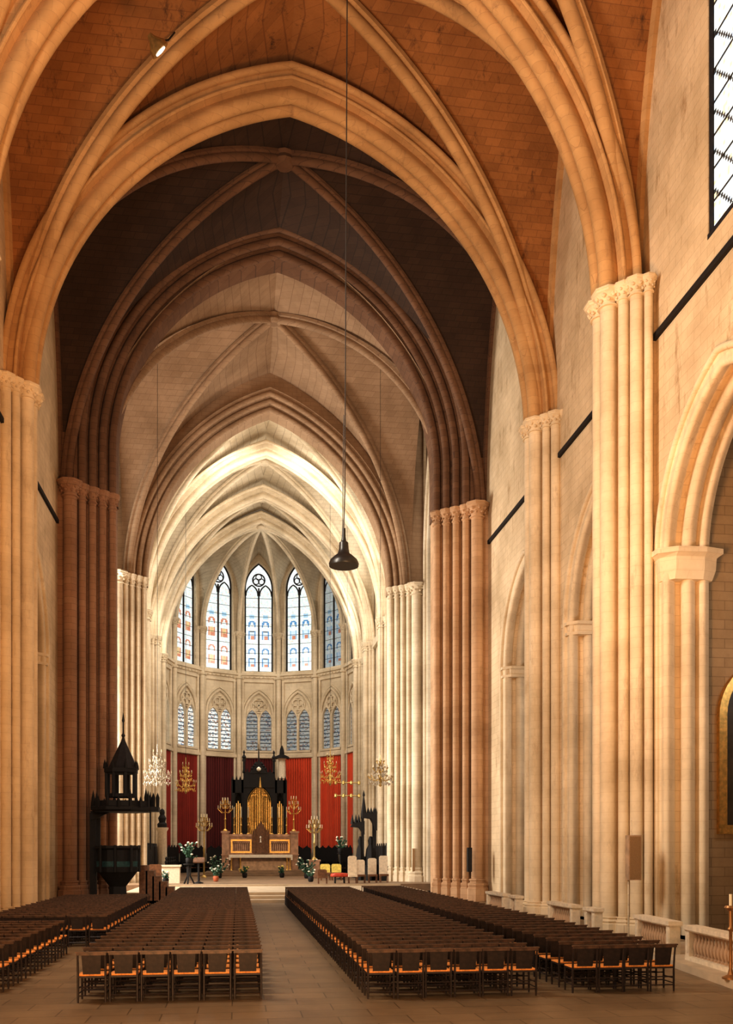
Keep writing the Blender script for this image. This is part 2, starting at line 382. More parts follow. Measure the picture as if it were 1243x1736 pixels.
def ribs(Y0,Y1,W,zs,zk,mat,sc,label,boss=True,n=26,fml=True):
    h=zk-zs; Yc=(Y0+Y1)/2; L2=(Y1-Y0)/2; c,R=arcR(W,h); pe=math.acos(c/R)
    t=bpy.data.objects.new('trim_vault_ribs',None); COL.objects.link(t); t.location=(0,Yc,zk); struct(t)
    prof=[(a*sc,b*sc) for a,b in PROF_RIB]
    for s,sy in ((1,1),(-1,1),(1,-1),(-1,-1)):
        path=[]
        for i in range(n+1):
            p=pe*i/n; x=R*cos(p)-c; f=x/W
            path.append((s*(x-.25*f),sy*L2*f*.97,zs+R*sin(p)-zk))
        MB().sweep(path,prof,Vector((L2*sy,-W*s,0)).normalized()).build('diagonal_rib',mat,t,ang=50)
        if fml and sy==1:
            for q in (1,):
                path=[(s*(W-.05),(arch_x(zz,W,h)/W)*L2*sg,zz+zs-zk) for sg in (-1,1) for zz in ([h*i/n for i in range(n+1)] if sg==-1 else [h*i/n for i in range(n-1,-1,-1)])]
                MB().tube([(p[0],p[1],p[2]) for p in path],.16*sc,6).build('wall_rib',mat,t,ang=50)
    if boss:
        MB().lathe([(.1,-.62),(.38,-.60),(.5,-.45),(.42,-.25),(.5,-.1),(.3,.1)],n=12).build('keystone',mat,t)
    return t
YB=[6.7,17.5,28.3,37.0,47.0]
web(YB[0],YB[1],XW,ZS,ZK,M['vault'],'ceiling')
web(YB[1],YB[2],XW,ZS,ZK,M['vault'],'ceiling_nearest_bay'); ribs(YB[1],YB[2],XW,ZS,ZK,M['rib'],1.15,'warm stone diagonal ribs of the nearest nave vault, at top of view')
web(YB[2],YB[3],XW,ZS,ZK,M['vault'],'ceiling_lit_bay'); ribs(YB[2],YB[3],XW,ZS,ZK,M['rib'],1.15,'ochre diagonal ribs of the brightly lit orange nave vault')
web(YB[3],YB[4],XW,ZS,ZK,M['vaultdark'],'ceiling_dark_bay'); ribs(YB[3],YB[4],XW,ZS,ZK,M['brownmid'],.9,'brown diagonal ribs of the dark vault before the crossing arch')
web(47.6,61.4,9.6,ZS,34.5,M['tan'],'ceiling_crossing'); ribs(47.6,61.4,9.6,ZS,34.5,M['tan'],1.0,'thin diagonal ribs with round keystone over the wide crossing bay',fml=False)
CH=[61.4,69.9,78.4,85.3]
for i,l in enumerate(['first choir bay behind the crossing','middle choir bay','last straight choir bay before the apse']):
    web(CH[i],CH[i+1],9.5,ZS,34.4,M['palevault'],'ceiling_choir_%d'%(i+1)); ribs(CH[i],CH[i+1],9.5,ZS,34.4,M['pale'],.85,'pale diagonal vault ribs with small keystone over the '+l)
# transverse arches
def tarch(Y,w,zs,h,prof,mat,label,z0=None):
    t=thing('transverse_arch',label,'arch',(0,Y,zs))
    mb=arch_mesh(w,zs,h,prof,z0=z0,n=34); mb.v=[(x,y,z-zs) for x,y,z in mb.v]
    mb.build('archivolt',mat,t,ang=35); return t
tarch(17.5,9.5,ZS,12.3,PROF_NAVE,M['rib'],'heavy moulded transverse arch nearest overhead, outside the top of view')
tarch(28.3,9.37,ZS,12.3,PROF_NAVE,M['rib'],'nearest moulded stone transverse arch, sweeping off the top of the view')
tarch(37.0,9.85,ZS,12.3,PROF_NAVE,M['rib'],'second transverse arch, lit ochre rolls framing the dark bay beyond')
P3P=stepped(4,.44,.36,.20)
tarch(47.9,8.25,23.0,10.6,P3P,M['brownmid'],'great crossing arch of shade-darkened brown, with four stepped roll mouldings',z0=20.5)
P4P=stepped(3,.36,.30,.17)
tarch(61.6,8.05,ZS,11.8,P4P,M['tan'],'stepped tan arch between crossing and choir')
for Y,l in ((69.9,'first pale transverse arch inside the choir'),(78.4,'second pale transverse arch inside the choir')):
    tarch(Y,8.6,ZS,12.3,PROF_CHOIR,M['pale'],l)
tarch(85.3,8.6,ZS,12.6,PROF_CHOIR,M['pale'],'pale arch at the mouth of the apse')
# wall above the crossing arch (nave side)
mb=MB(); outer=[(-11.4,-.2),(11.4,-.2),(11.4,35.6),(-11.4,35.6)]
mb.panel([outer,arch_path(0,8.25+1.8,-.1,23.0,sqrt((arcR(8.25,10.6)[1]+1.8)**2-arcR(8.25,10.6)[0]**2),16)],lambda u,v,k:(u,46.85+k*.5,v))
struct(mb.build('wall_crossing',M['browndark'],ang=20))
mb=MB(); hh_=arch_path(0,8.05+1.15,17.0,ZS,sqrt((arcR(8.05,11.8)[1]+1.15)**2-arcR(8.05,11.8)[0]**2),16)
outer=[(12,17),(12,35.6),(-12,35.6),(-12,17)]+hh_
mb.panel([outer],lambda u,v,k:(u,61.2+k*.5,v))
struct(mb.build('wall_choir_arch',M['tan'],ang=20))
# ------------------------------------------------------------------ piers
caps={}
def capital_mb(r,h=.75):
    mb=MB(); mb.lathe([(r*1.02,-.62*h),(r*1.28,-.60*h),(r*1.3,-.54*h),(r*1.02,-.50*h),(r*1.05,-.3*h),(r*1.35,-.05*h),(r*1.7,.10*h)],n=14)
    mb.lathe([(r*1.75,.10*h),(r*1.9,.16*h),(r*1.9,.26*h),(r*2.05,.30*h),(r*2.05,.40*h)],n=8,ph=PI/8)
    for k in range(8):
        a=2*PI*k/8
        for q,(rr,zz,s_) in enumerate(((1.45,.0,.30),(1.28,-.26,.24))):
            a2=a+q*PI/8; mb.lathe([(.02,-s_*r),(s_*r,-.3*s_*r),(s_*r*.9,.3*s_*r),(.02,s_*r*.9)],rr*r*cos(a2),rr*r*sin(a2),6,z0=zz*h)
    return mb
def base_mb(r,zp,zt):
    mb=MB(); h=zt-zp
    mb.lathe([(r*1.85,0),(r*1.85,h*.55),(r*1.6,h*.62),(r*1.65,h*.66),(r*1.75,h*.72),(r*1.6,h*.79),(r*1.3,h*.82),(r*1.25,h*.88),(r*1.42,h*.93),(r*1.3,h*.98),(r*1.0,h)],n=8 if r>.25 else 6,ph=PI/8,z0=zp)
    return mb
def pier(label,s,Y,ref,shafts,core,mat,zb,zt,zc,zbase,capmat=None,group=None):
    t=thing('clustered_pier',label,'pillar',(s*ref,Y,zb),group=group)
    mb=MB()
    for x0,x1,y0,y1 in core: a,b=sorted((s*(x0-ref),s*(x1-ref))); mb.box(a,b,y0-Y,y1-Y,0,zt-zb)
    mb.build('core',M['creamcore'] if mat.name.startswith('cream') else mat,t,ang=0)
    for x,y,r,cap in shafts:
        n=14
        sm=MB(); sm.cyl(0,0,zbase-zb,(zc if cap else zt)-zb,r,n); o=sm.build('shaft',mat,t); o.location=(s*(x-ref),y-Y,0)
        o=base_mb(r,0,zbase-zb+.02).build('base',mat,t,ang=30); o.location=(s*(x-ref),y-Y,0)
        if cap:
            key=(round(r,3),(capmat or mat).name)
            if key not in caps: caps[key]=capital_mb(r,.5 if mat.name.startswith('cream') else .75).mesh('capital',capmat or mat)
            o=bpy.data.objects.new('capital',caps[key]); COL.objects.link(o); o.parent=t; o.location=(s*(x-ref),y-Y,zc-zb)
    return t
SIDE={1:'right',-1:'left'}
for s in (1,-1):
    for Y,w,l in ((17.5,9.5,'nearest the camera'),(28.3,9.37,'carrying the beige loudspeaker' if s>0 else 'second from camera, out of view'),(37.0,9.85 if s>0 else 9.85,'just before the brown crossing pier')):
        sh=[(w+.32,Y-.32,.27,1),(w+.32,Y+.32,.27,1),(w+.62,Y-.80,.17,1),(w+.62,Y+.80,.17,1),(w+.92,Y-1.08,.20,1),(w+.92,Y+1.08,.20,1),(w+1.2,Y-1.34,.13,1),(w+1.2,Y+1.34,.13,1)]
        core=[(w+.42,XW-.01,Y-.50,Y+.50),(w+.74,XW-.01,Y-.86,Y+.86),(w+1.05,XW-.01,Y-1.16,Y+1.16)]
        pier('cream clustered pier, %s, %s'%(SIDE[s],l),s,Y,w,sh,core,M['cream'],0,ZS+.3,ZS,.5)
    # P3
    Y=47.9; w=8.25
    sh=[(w+.20+.44*i,Y-.36*i+.03,.19,1) for i in range(4)]+[(w+2.03,Y-1.42,.32,1)]
    core=[(w+.12,11.2,Y+.15,Y+1.3),(w+.50,11.2,Y-.20,Y+.3),(w+.94,11.2,Y-.56,Y),(w+1.38,11.2,Y-.92,Y-.5),(w+2.0,11.2,Y-1.3,Y-.9)]
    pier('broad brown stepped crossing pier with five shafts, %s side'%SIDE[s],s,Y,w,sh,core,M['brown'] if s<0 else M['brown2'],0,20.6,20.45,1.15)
    # P4
    Y=61.6; w=8.05
    sh=[(w+.19+.36*i,Y-.30*i+.03,.165,1) for i in range(4)]+[(w+1.75,Y-1.1,.34,1),(w+2.2,Y-1.0,.14,1),(w+2.5,Y-.9,.12,1)]
    core=[(w+.12,10.9,Y+.12,Y+1.3),(w+.45,10.9,Y-.2,Y+.3),(w+.8,10.9,Y-.5,Y),(w+1.2,10.9,Y-.8,Y-.3)]
    pier('pale stepped pier on the %s at the entrance to the choir'%SIDE[s],s,Y,w,sh,core,M['pale'],.2,ZS+.1,ZS,1.5)
    for k,Yc in enumerate((69.9,78.4,85.3)):
        w=8.6; sh=[(w+.25,Yc-.25,.22,1),(w+.25,Yc+.25,.22,1),(w+.55,Yc-.6,.13,1),(w+.8,Yc-.8,.12,1),(w+.55,Yc+.6,.13,1)]
        pier('slender pale clustered shaft, %s choir wall, %s'%(SIDE[s],['nearest the crossing','in the middle','beside the apse'][k]),s,Yc,w,sh,[(w+.2,9.6,Yc-.4,Yc+.4),(w+.6,9.6,Yc-.7,Yc+.7)],M['pale'],FZ,ZS+.4,ZS,1.3)
# ------------------------------------------------------------------ windows
def fig(u,v,hue):   # u 0..1 across a light, v 0..1 up; coloured figure design
    base=[(.92,1.0,.93),(1.0,1.0,.95),(.95,1.0,1.0)][int((v*37+u*5))%3]
    blue=(.10,.32,.62); red=(.75,.28,.16); gold=(.85,.62,.30); dk=(.05,.08,.12); pale=(.75,.88,1.0)
    c=base
    for z0,z1 in ((.04,.27),(.36,.58)):
        if z0<v<z1:
            f=(v-z0)/(z1-z0); d=abs(u-.5)
            if f>.72:
                rr=math.hypot((u-.5)*1.1,(f-.70)*.9)
                if .22<rr<.36: c=blue if hue!=2 else red
            elif .06<f<.52 and d<.32:
                if d>.24: c=blue if hue==0 else (red if hue==2 else (.35,.6,.8))
                elif f>.46 and hue==0: c=dk
                elif f<.22 and u>.4: c=red if hue else red
                elif d<.12: c=gold if hue==2 else pale
                else: c=pale if hue!=2 else (.95,.6,.35)
    if .62<v<.66 and abs(u-.5)<.2: c=(.45,.68,.85)
    if c is base and random.random()<.10: c=random.choice([(.8,.92,1),(1,.9,.75),(.85,1,.9),(.95,.8,.7)])
    return c
def glass_grid(mb,cx,w,z0,zs,h,hue,nx=10,nz=70,plain=None):
    if mb.c is None: mb.c=[]
    H=zs+h-z0
    for j in range(nz):
        za=z0+H*j/nz; zb=z0+H*(j+1)/nz
        def hw(z): return w if z<=zs else arch_x(z-zs,w,h)
        wa,wb=hw(za),hw(zb)
        for i in range(nx):
            u0,u1=i/nx,(i+1)/nx
            o=len(mb.v)
            mb.v+=[(cx-wa+2*wa*u0,0,za),(cx-wa+2*wa*u1,0,za),(cx-wb+2*wb*u1,0,zb),(cx-wb+2*wb*u0,0,zb)]
            mb.f.append((o,o+1,o+2,o+3))
            if plain: 
                q=random.random(); c=plain(i,j,q)
            else: c=fig((i+.5)/nx,(j+.5)/nz,hue)
            mb.c.append(c)
def ring(mb,cx,cz,r,t,n=20,y=0): mb.tube([(cx+r*cos(2*PI*k/n),y,cz+r*sin(2*PI*k/n)) for k in range(n)],t,6,closed=True)
def window_upper(M4,hue,idx,plain=None,*,half=1.4,z0=21.1,zs=29.6,h=2.6,gm='glass',mat=None,nb=9):
    root=bpy.data.objects.new('window_%d'%idx,None); COL.objects.link(root); root.matrix_world=M4; struct(root)
    lw=half/2-.09
    for sx in (-1,1):
        g=MB(); glass_grid(g,sx*(lw+.08),lw,z0,zs-.6,1.0,hue,plain=plain); g.build('pane',M[gm],root,ang=0)
    g=MB(); g.c=None
    pl=arch_path(0,half-.04,zs-.5,zs,h-.05,8); g.prism(pl,lambda u,v,k:(u,.06+.02*k,v)); g.c=[(1.0,1.0,.98)]*len(g.f); g.build('tracery_pane',M[gm],root,ang=0)
    f=MB()
    f.tube([(x,-.02,z) for x,z in arch_path(0,half,z0,zs,h,10)],.09,6); f.box(-.08,.08,-.1,.06,z0,zs+.1); f.box(-half,half,-.15,.1,z0-.12,z0+.02)
    for sx in (-1,1): f.tube([(x,-.02,z) for x,z in arch_path(sx*half/2,lw,zs-.7,zs-.6,1.0,6)],.07,6)
    ring(f,0,zs+.95,.62,.07)
    for a in (90,210,330): ring(f,.30*cos(R_(a)),zs+.95+.30*sin(R_(a)),.30,.05,12)
    f.build('tracery',mat or M['slate'],root)
    b=MB()
    for k in range(1,nb): z=z0+(zs-z0)*k/nb; b.box(-half,half,-.03,.0,z-.018,z+.018)
    b.build('saddle_bar',M['wire'],root,ang=0)
    return root
def window_lower(M4,idx,gm,tint):
    root=bpy.data.objects.new('window_%d'%idx,None); COL.objects.link(root); root.matrix_world=M4; struct(root)
    z0,zs,h=12.9,16.0,1.1; half=1.4; lw=.62
    def pl(i,j,q):
        if j%4==0: return (.05,.05,.05)
        return tint if q<.62 else ((.55,.62,.65) if q<.8 else ((.5,.28,.2) if q<.9 else (.25,.3,.4)))
    for sx in (-1,1):
        g=MB(); glass_grid(g,sx*.70,lw,z0,zs,h,0,nx=8,nz=44,plain=pl); g.v=[(x,y+.2,z) for x,y,z in g.v]; g.build('pane',M[gm],root,ang=0)
    f=MB(); f.box(-.08,.08,-.18,.05,z0,zs+.3); f.box(-1.45,1.45,-.25,.05,z0-.2,z0)
    for sx in (-1,1): f.tube([(x,-.06,z) for x,z in arch_path(sx*.70,lw+.03,z0,zs,h+.05,8)],.085,6)
    f.tube([(x,-.1,z) for x,z in arch_path(0,1.42,z0,16.6,2.3,12)],.13,7)
    f.tube([(x,-.02,z) for x,z in arch_path(0,1.66,z0,16.7,2.5,12)],.09,6)
    f.build('tracery',M['pale'],root)
    q=MB()
    for a in (45,135,225,315): ring(q,.34*cos(R_(a)),17.55+.34*sin(R_(a)),.32,.085,14,y=-.08)
    ring(q,0,17.55,.74,.08,22,y=-.05)
    q.build('quatrefoil',M['pale'],root)
    return root
# apse
YA=85.3; AP=9.2; NP=7; DA=PI/NP; HWp=AP*math.tan(DA/2); RC=AP/cos(DA/2)
KZ=33.0; AS=24.7
idx=1
for i in range(-3,4):
    ang=PI/2-i*DA
    M4=Matrix.Translation((AP*cos(ang),YA+AP*sin(ang),0))@Matrix.Rotation(ang-PI/2,4,'Z')
    # wall panel
    outer=[(-HWp-.02,0),(HWp+.02,0),(HWp+.02,34.2),(-HWp-.02,34.2)]
    holes=[arch_path(0,1.45,21.0,29.6,2.65,8)]
    for sx in (-1,1): holes.append(arch_path(sx*.70,.64,12.9,16.0,1.15,6))
    mb=MB(); mb.panel([outer]+holes,lambda u,v,k:(u,k*.5,v)); mb.xf(M4); struct(mb.build('wall_apse_%d'%(i+4),M['pale'],ang=20))
    Mi=M4@Matrix.Translation((0,.34,0))
    hue={-2:2,-1:2,0:0,1:1,2:1}.get(i,0)
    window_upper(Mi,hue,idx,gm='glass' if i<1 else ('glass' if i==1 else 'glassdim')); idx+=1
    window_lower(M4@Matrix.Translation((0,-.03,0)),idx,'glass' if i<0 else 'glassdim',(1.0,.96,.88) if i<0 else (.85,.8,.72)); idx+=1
    # reveal moulding round the upper window
    mb=arch_mesh(1.45,29.6,2.65,[(.02,.3),(.02,.12)]+roll(.12,.02,.10,160,330,5)+[(.28,0),(.30,-.04),(.40,-.04),(.40,.02)],z0=21.0,n=10); mb.xf(M4); struct(mb.build('trim_apse_window_%d'%(i+4),M['pale'],ang=40))
    # cornices
    mb=MB(); w=HWp+.08
    mb.box(-w,w,-.55,.05,20.55,20.75); mb.box(-w,w,-.36,.05,20.3,20.55); mb.box(-w,w,-.2,.05,19.9,20.3); mb.box(-w,w,-.3,.05,20.75,21.0)
    for k in range(9): mb.lathe([(.02,-.13),(.13,0),(.02,.13)],-HWp+(k+.5)*2*HWp/9,-.36,6,z0=20.38)
    mb.box(-w,w,-.34,.05,12.15,12.45); mb.box(-w,w,-.22,.05,12.45,12.65)
    mb.box(-w,w,-.10,.05,12.65,12.85)
    mb.xf(M4); struct(mb.build('trim_apse_cornice_%d'%(i+4),M['pale'],ang=30))
    # curtain, one red cloth with shade painted in left of centre
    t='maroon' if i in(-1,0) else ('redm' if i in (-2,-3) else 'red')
    mb=MB(); n=90; w=HWp-.28
    for zz in (2.4,5,8,12.1):
        for k in range(n+1):
            u=-w+2*w*k/n; mb.v.append((u,-.10-.06*sin(k*.95+.3*sin(k*.31))-.03*sin(k*2.1),zz))
    for j in range(3):
        for k in range(n): a=j*(n+1)+k; mb.f.append((a,a+1,a+n+2,a+n+1))
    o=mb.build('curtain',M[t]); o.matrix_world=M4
    tag(o,{-3:'red wall hanging in painted shade at the far left end of the apse',-2:'red pleated hanging in painted shade, second from the left in the apse',-1:'red pleated hanging in deeper painted shade, just left of the altar canopy',0:'red hanging in deeper painted shade, directly behind the altar canopy',1:'red pleated hanging just right of the altar canopy',2:'bright red pleated hanging, second right of the altar canopy',3:'bright red hanging at the far right end of the apse'}[i],'curtain')
# apse corner shafts + ribs
for i in range(8):
    ang=PI-i*DA; cx,cy=RC*cos(ang),YA+RC*sin(ang); ca,sa=cos(ang),sin(ang)
    if 0<i<7:
        names=['','far left','second left','just left of the central window','just right of the central window','second right','far right']
        t=thing('apse_shaft','slender pale triple shaft between apse windows, %s'%names[i],'column',(cx,cy,FZ))
        for off,r in ((0,.25),(-.42,.14),(.42,.14)):
            dx=-ca*(.40 if off==0 else .22)-sa*off; dy=-sa*(.40 if off==0 else .22)+ca*off
            m_=MB(); m_.cyl(0,0,0,AS-FZ,r,12); m_.lathe([(r,0),(r*1.5,.05),(r*1.5,.2),(r,.25)],0,0,12,z0=19.6); o=m_.build('shaft',M['pale'],t); o.location=(dx,dy,0)
            o=capital_mb(r,.6).build('capital',M['pale'],t); o.location=(dx,dy,AS-FZ)
            o=base_mb(r,0,.9).build('base',M['pale'],t,ang=30); o.location=(dx,dy,0)
    # rib
    t=bpy.data.objects.new('trim_apse_rib',None); COL.objects.link(t); t.location=(cx,cy,AS); struct(t)
    path=[]
    for k in range(25):
        th=PI/2*k/24; d=cos(th)**1.15; z=AS+(KZ-AS)*sin(th)**1.0
        path.append((d*(cx*.965)-cx,(YA+.4+d*(cy-YA-.4)*.965)-cy,z-AS))
    MB().sweep(path,[(a*.85,b*.85) for a,b in PROF_RIB],Vector((-sa,ca,0))).build('rib',M['pale'],t,ang=50)
mb=MB()
for i in range(7):
    a0=PI-i*DA; a1=PI-(i+1)*DA; A=Vector((RC*cos(a0),YA+RC*sin(a0))); B=Vector((RC*cos(a1),YA+RC*sin(a1))); K=Vector((0,YA+.2)); mid=(A+B)/2; n=20
    o=len(mb.v)
    for k in range(n+1):
        th=PI/2*k/n; d=cos(th)**1.15; fz=sin(th)
        zr=AS+(KZ-AS)*fz+.1; zf=AS+8.4*fz
        fx=1 if zf<28 else arch_x(zf-28,2.1,5.2)/2.1
        if k==n: fx=0
        ra=K+(A-K)*d; rb=K+(B-K)*d; fa=mid+(A-mid)*fx; fb=mid+(B-mid)*fx
        for p,z in ((ra,zr),((ra+fa)/2,(zr+zf)/2+.1*fz),(fa,zf),(fb,zf),((rb+fb)/2,(zr+zf)/2+.1*fz),(rb,zr)): mb.v.append((p.x,p.y,z))
    for k in range(n):
        for q in (0,1,3,4): a=o+k*6+q; mb.f.append((a,a+1,a+7,a+6))
struct(mb.build('ceiling_apse',M['palevault'],ang=25))
t=thing('apse_keystone','round carved keystone where the apse ribs meet','keystone',(0,YA+.4,KZ-.5)); MB().lathe([(.1,0),(.35,.05),(.45,.25),(.3,.6)],n=12).build('boss',M['pale'],t)
# choir side walls with clerestory windows
for s,nm in ((1,'right'),(-1,'left')):
    cs=[(CH[i]+CH[i+1])/2 for i in range(3)]
    outer=[(61.5,-.1),(85.5,-.1),(85.5,35.4),(61.5,35.4)]
    mb=MB(); mb.panel([outer]+[arch_path(c,1.45,21.0,29.0,2.65,8) for c in cs],lambda u,v,k:(s*(9.6+k*.7),u,v)); struct(mb.build('wall_choir_'+nm,M['pale'],ang=20))
    for c in cs:
        M4=Matrix.Translation((s*10.0,c,-.6))@Matrix.Rotation(-s*PI/2,4,'Z'); window_upper(M4,1,idx,zs=29.6,gm='plainglass'); idx+=1
    mb=MB(); mb.box(*sorted((s*9.3,s*9.7)),61.6,85.4,20.0,20.6); struct(mb.build('trim_choir_%s_string'%nm,M['pale'],ang=0))
    # transept side
    outer=[(47.2,-.1),(61.8,-.1),(61.8,35.4),(47.2,35.4)]
    mb=MB(); mb.panel([outer,arch_path(54.6,5.2,.0,22,10.5,16),arch_path(60.6,.45,20.9,31,1.2,5)],lambda u,v,k:(s*(10.4+k*.8),u,v)); struct(mb.build('wall_transept_'+nm,M['tan'],ang=20))
    prof=[(.02,.7),(.02,.2)]+roll(.14,.05,.12,160,330,5)+[(.30,.05),(.30,-.1)]+roll(.42,-.12,.12,160,330,5)+[(.6,-.12),(.6,.1)]
    mb=arch_mesh(5.0,22,10.6,prof,z0=0,n=24,fn=lambda x,y,z:(s*(10.4+y)-s*10.4,x,z)); t=thing('transept_arch','tall moulded arch opening into the %s transept'%nm,'archway',(s*10.4,54.6,0)); mb.build('moulding',M['pale'],t)
    mb=MB(); mb.box(*sorted((s*19,s*19.5)),46,63,-.1,35); mb.box(*sorted((s*11.2,s*19.5)),62.2,62.7,-.1,35); mb.box(*sorted((s*11.4,s*19.5)),46.4,46.9,-.1,35); mb.box(*sorted((s*11.2,s*19.5)),46,63,34.6,35)
    struct(mb.build('wall_transept_end_'+nm,M['tan'],ang=0))
    M4=Matrix.Translation((s*10.8,60.6,0))@Matrix.Rotation(-s*PI/2,4,'Z')
    root=bpy.data.objects.new('window_%d'%idx,None); COL.objects.link(root); root.matrix_world=M4; struct(root)
    g=MB(); glass_grid(g,0,.45,20.9,31,1.2,1,nx=2,nz=20,plain=lambda i,j,q:(1,.97,.85)); g.build('pane',M['plainglass'],root,ang=0); idx+=1
# nave windows
for s in (1,-1):
    for cy,w in WINS:
        M4=Matrix.Translation((s*(XW+.14),cy,0))@Matrix.Rotation(-s*PI/2,4,'Z')
        window_upper(M4,1,idx,lambda i,j,q:(.02,.02,.02) if (i+j)%9==0 else ((1,.98,.9) if q<.75 else ((.75,.85,1) if q<.9 else (1,.75,.45))),half=w,z0=19.8,zs=28,h=3.1,gm='plainglass'); idx+=1
# ------------------------------------------------------------------ chairs
def chair_parts():
    W=.259; P={}
    def leg(x,y,zt,lean=0):
        m=MB(); m.tube([(x,y+lean*.0,0),(x,y,.1),(x,y,.44)]+([(x,y+lean*.4,.65),(x,y+lean,zt)] if zt>.5 else []),[.017,.021,.021]+([.019,.018] if zt>.5 else []),6); return m
    P['leg']=[leg(-W+.03,-.02,.86,-.06),leg(W-.03,-.02,.86,-.06),leg(-W+.03,.38,.44),leg(W-.03,.38,.44)]
    m=MB(); m.box(-W+.02,W-.02,-.03,.41,.425,.455); P['seat_frame']=[m]
    m=MB(); m.lathe([(.29,.0),(.315,.018),(.31,.038),(.26,.045)],0,.19,4,z0=.445,ph=PI/4,sx=1.08,sy=.92); P['seat']=[m]
    m=MB(); m.prism([(-.145,.49),(.145,.49),(.165,.86),(-.165,.86)],lambda u,v,k:(u,-.035-(v-.45)*.14+.02*k,v)); P['back_panel']=[m]
    m=MB(); m.box(-W-.005,W+.005,-.12,-.065,.86,.885); m.box(-W+.01,W-.01,-.105,-.075,.82,.86); P['top_rail']=[m]
    P['stretcher']=[]
    for (a,b,y,z) in ((-W+.03,W-.03,-.02,.12),(-W+.03,W-.03,-.02,.27),(-W+.03,W-.03,.38,.16),(-W+.03,W-.03,.38,.30)):
        m=MB(); m.tube([(a,y,z),(b,y,z)],.012,5); P['stretcher'].append(m)
    for x in (-W+.03,W-.03):
        for z in (.15,.24): m=MB(); m.tube([(x,-.02,z),(x,.38,z)],.012,5); P['stretcher'].append(m)
    return P
CP=chair_parts()
cmat={'leg':'wood','seat_frame':'wood','seat':'rush','back_panel':'wood','top_rail':'woodrail','stretcher':'wood'}
proto=thing('church_chair','x','chair'); pk=[]
for nme,lst in CP.items():
    for m in lst: pk.append(m.build(nme,M[cmat[nme]],proto,ang=40))
blocks=[]
def rows(y0,y1,p): 
    out=[];y=y0
    while y<y1: out.append(y); y+=p
    return out
ch=[]
def block(key,xs,ys,edge,skip=None):
    for r,y in enumerate(ys):
        for c,x in enumerate(xs):
            if skip and skip(r,c,x,y): continue
            ch.append((x+random.uniform(-.004,.004),y+random.uniform(-.03,.03),random.uniform(-.012,.012),key,r,c))
pw=.532
block('left',[-1.66-.27-pw*i for i in range(6)],rows(16.2,44.5,.74),'')
block('right',[.12+.27+.52*i for i in range(6)],rows(15.9,44.5,.74),'')
block('outer right',[3.95+.25+.50*i for i in range(4)],rows(16.05,45.0,.74),'')
block('far left',[-6.35-.27-.55*i for i in range(7)],rows(17.6,23.6,.74),'',lambda r,c,x,y:False)
block('rear left',[-5.6-.27-.55*i for i in range(6)],rows(25.6,38,.74),'')
vis=[]
for cc in ch:
    p=pix(cc[0],cc[1],.5)
    if p is None or p[0]<-30 or p[0]>1270: continue
    vis.append((p,cc))
vis.sort(key=lambda t:t[1][1])
near=vis[:300]; far=vis[300:]
first=True
where={'left':('central aisle','the left centre block'),'right':('central aisle','the right centre block'),'outer right':('inner edge','the outer right block'),'far left':('inner edge','the far left block'),'rear left':('inner edge','the rear left block')}
for p,(x,y,rz,key,r,c) in near:
    if first: root=proto; first=False
    else:
        root=proto.copy(); COL.objects.link(root)
        for k in pk:
            q=k.copy(); COL.objects.link(q); q.parent=root
    root.location=(x,y,0); root.rotation_euler=(0,0,rz)
    e,b=where[key]
    root['label']='rush-seated dark chair, %s from %s, %s row, %s'%(word(c),e,'nearest' if r==0 else word(r),b)
    root['group']='church chairs in '+b
for nm_,mk in (('dark',('leg','seat_frame','back_panel','stretcher')),):
    pass
big=MB(); mats=[M['wood'],M['rush'],M['woodrail']]; fm=[]
for p,(x,y,rz,key,r,c) in far:
    m4=Matrix.Translation((x,y,0))@Matrix.Rotation(rz,4,'Z')
    for nme,lst in CP.items():
        if nme=='stretcher' : lst=lst[:3]
        for m in lst:
            n0=len(big.f); big.add([m4@Vector(v) for v in m.v],m.f); fm+=[{'rush':1,'woodrail':2}.get(cmat[nme],0)]*(len(big.f)-n0)
me=bpy.data.meshes.new('distant_chairs'); me.from_pydata(big.v,[],big.f)
for m in mats: me.materials.append(m)
me.polygons.foreach_set('material_index',fm); me.update()
o=bpy.data.objects.new('distant_church_chairs',me); COL.objects.link(o)
tag(o,'distant rows of dark rush-seated chairs stretching up to the choir steps','chairs',kind='stuff')
# ------------------------------------------------------------------ balustrades
BAL=[(.05,0),(.05,.04),(.03,.06),(.055,.16),(.065,.24),(.03,.36),(.024,.44),(.045,.5),(.05,.54)]
def balustrade(pts,label,z0=.0,hh=.78):
    (xa,ya),(xb,yb)=pts; L=math.hypot(xb-xa,yb-ya); rz=math.atan2(yb-ya,xb-xa)
    t=thing('altar_balustrade',label,'balustrade',(xa,ya,z0),rz)
    MB().box(0,L,-.14,.14,0,.1).build('plinth',M['whitestone'],t,ang=0)
    MB().box(-.04,L+.04,-.17,.17,hh-.1,hh).box(-.02,L+.02,-.14,.14,hh-.13,hh-.1).build('handrail',M['whitestone'],t,ang=0)
    for x in (0.0,L-.22): MB().box(x,x+.22,-.13,.13,.1,hh-.13).box(x+.04,x+.18,-.145,.145,.18,hh-.2).build('end_post',M['whitestone'],t,ang=0)
    n=max(2,int((L-.44)/.17)); sc=(hh-.23)/.54
    bm=MB().lathe([(r*1.15,z*sc) for r,z in BAL],n=8).mesh('baluster',M['marble'])
    for k in range(n):
        o=bpy.data.objects.new('baluster',bm); COL.objects.link(o); o.parent=t; o.location=(.22+(k+.5)*(L-.44)/n,0,.1)
    return t
mb=MB(); mb.prism([(7.0,14.5),(7.12,16.1),(7.5,19.1),(8.0,23.2),(10.9,23.2),(10.9,14.5)],lambda u,v,k:(u,v,.16*k)); o=mb.build('chapel_step',M['step'],ang=0); tag(o,'low pale stone step projecting in front of the nearest right chapel','step')
mb=MB(); 
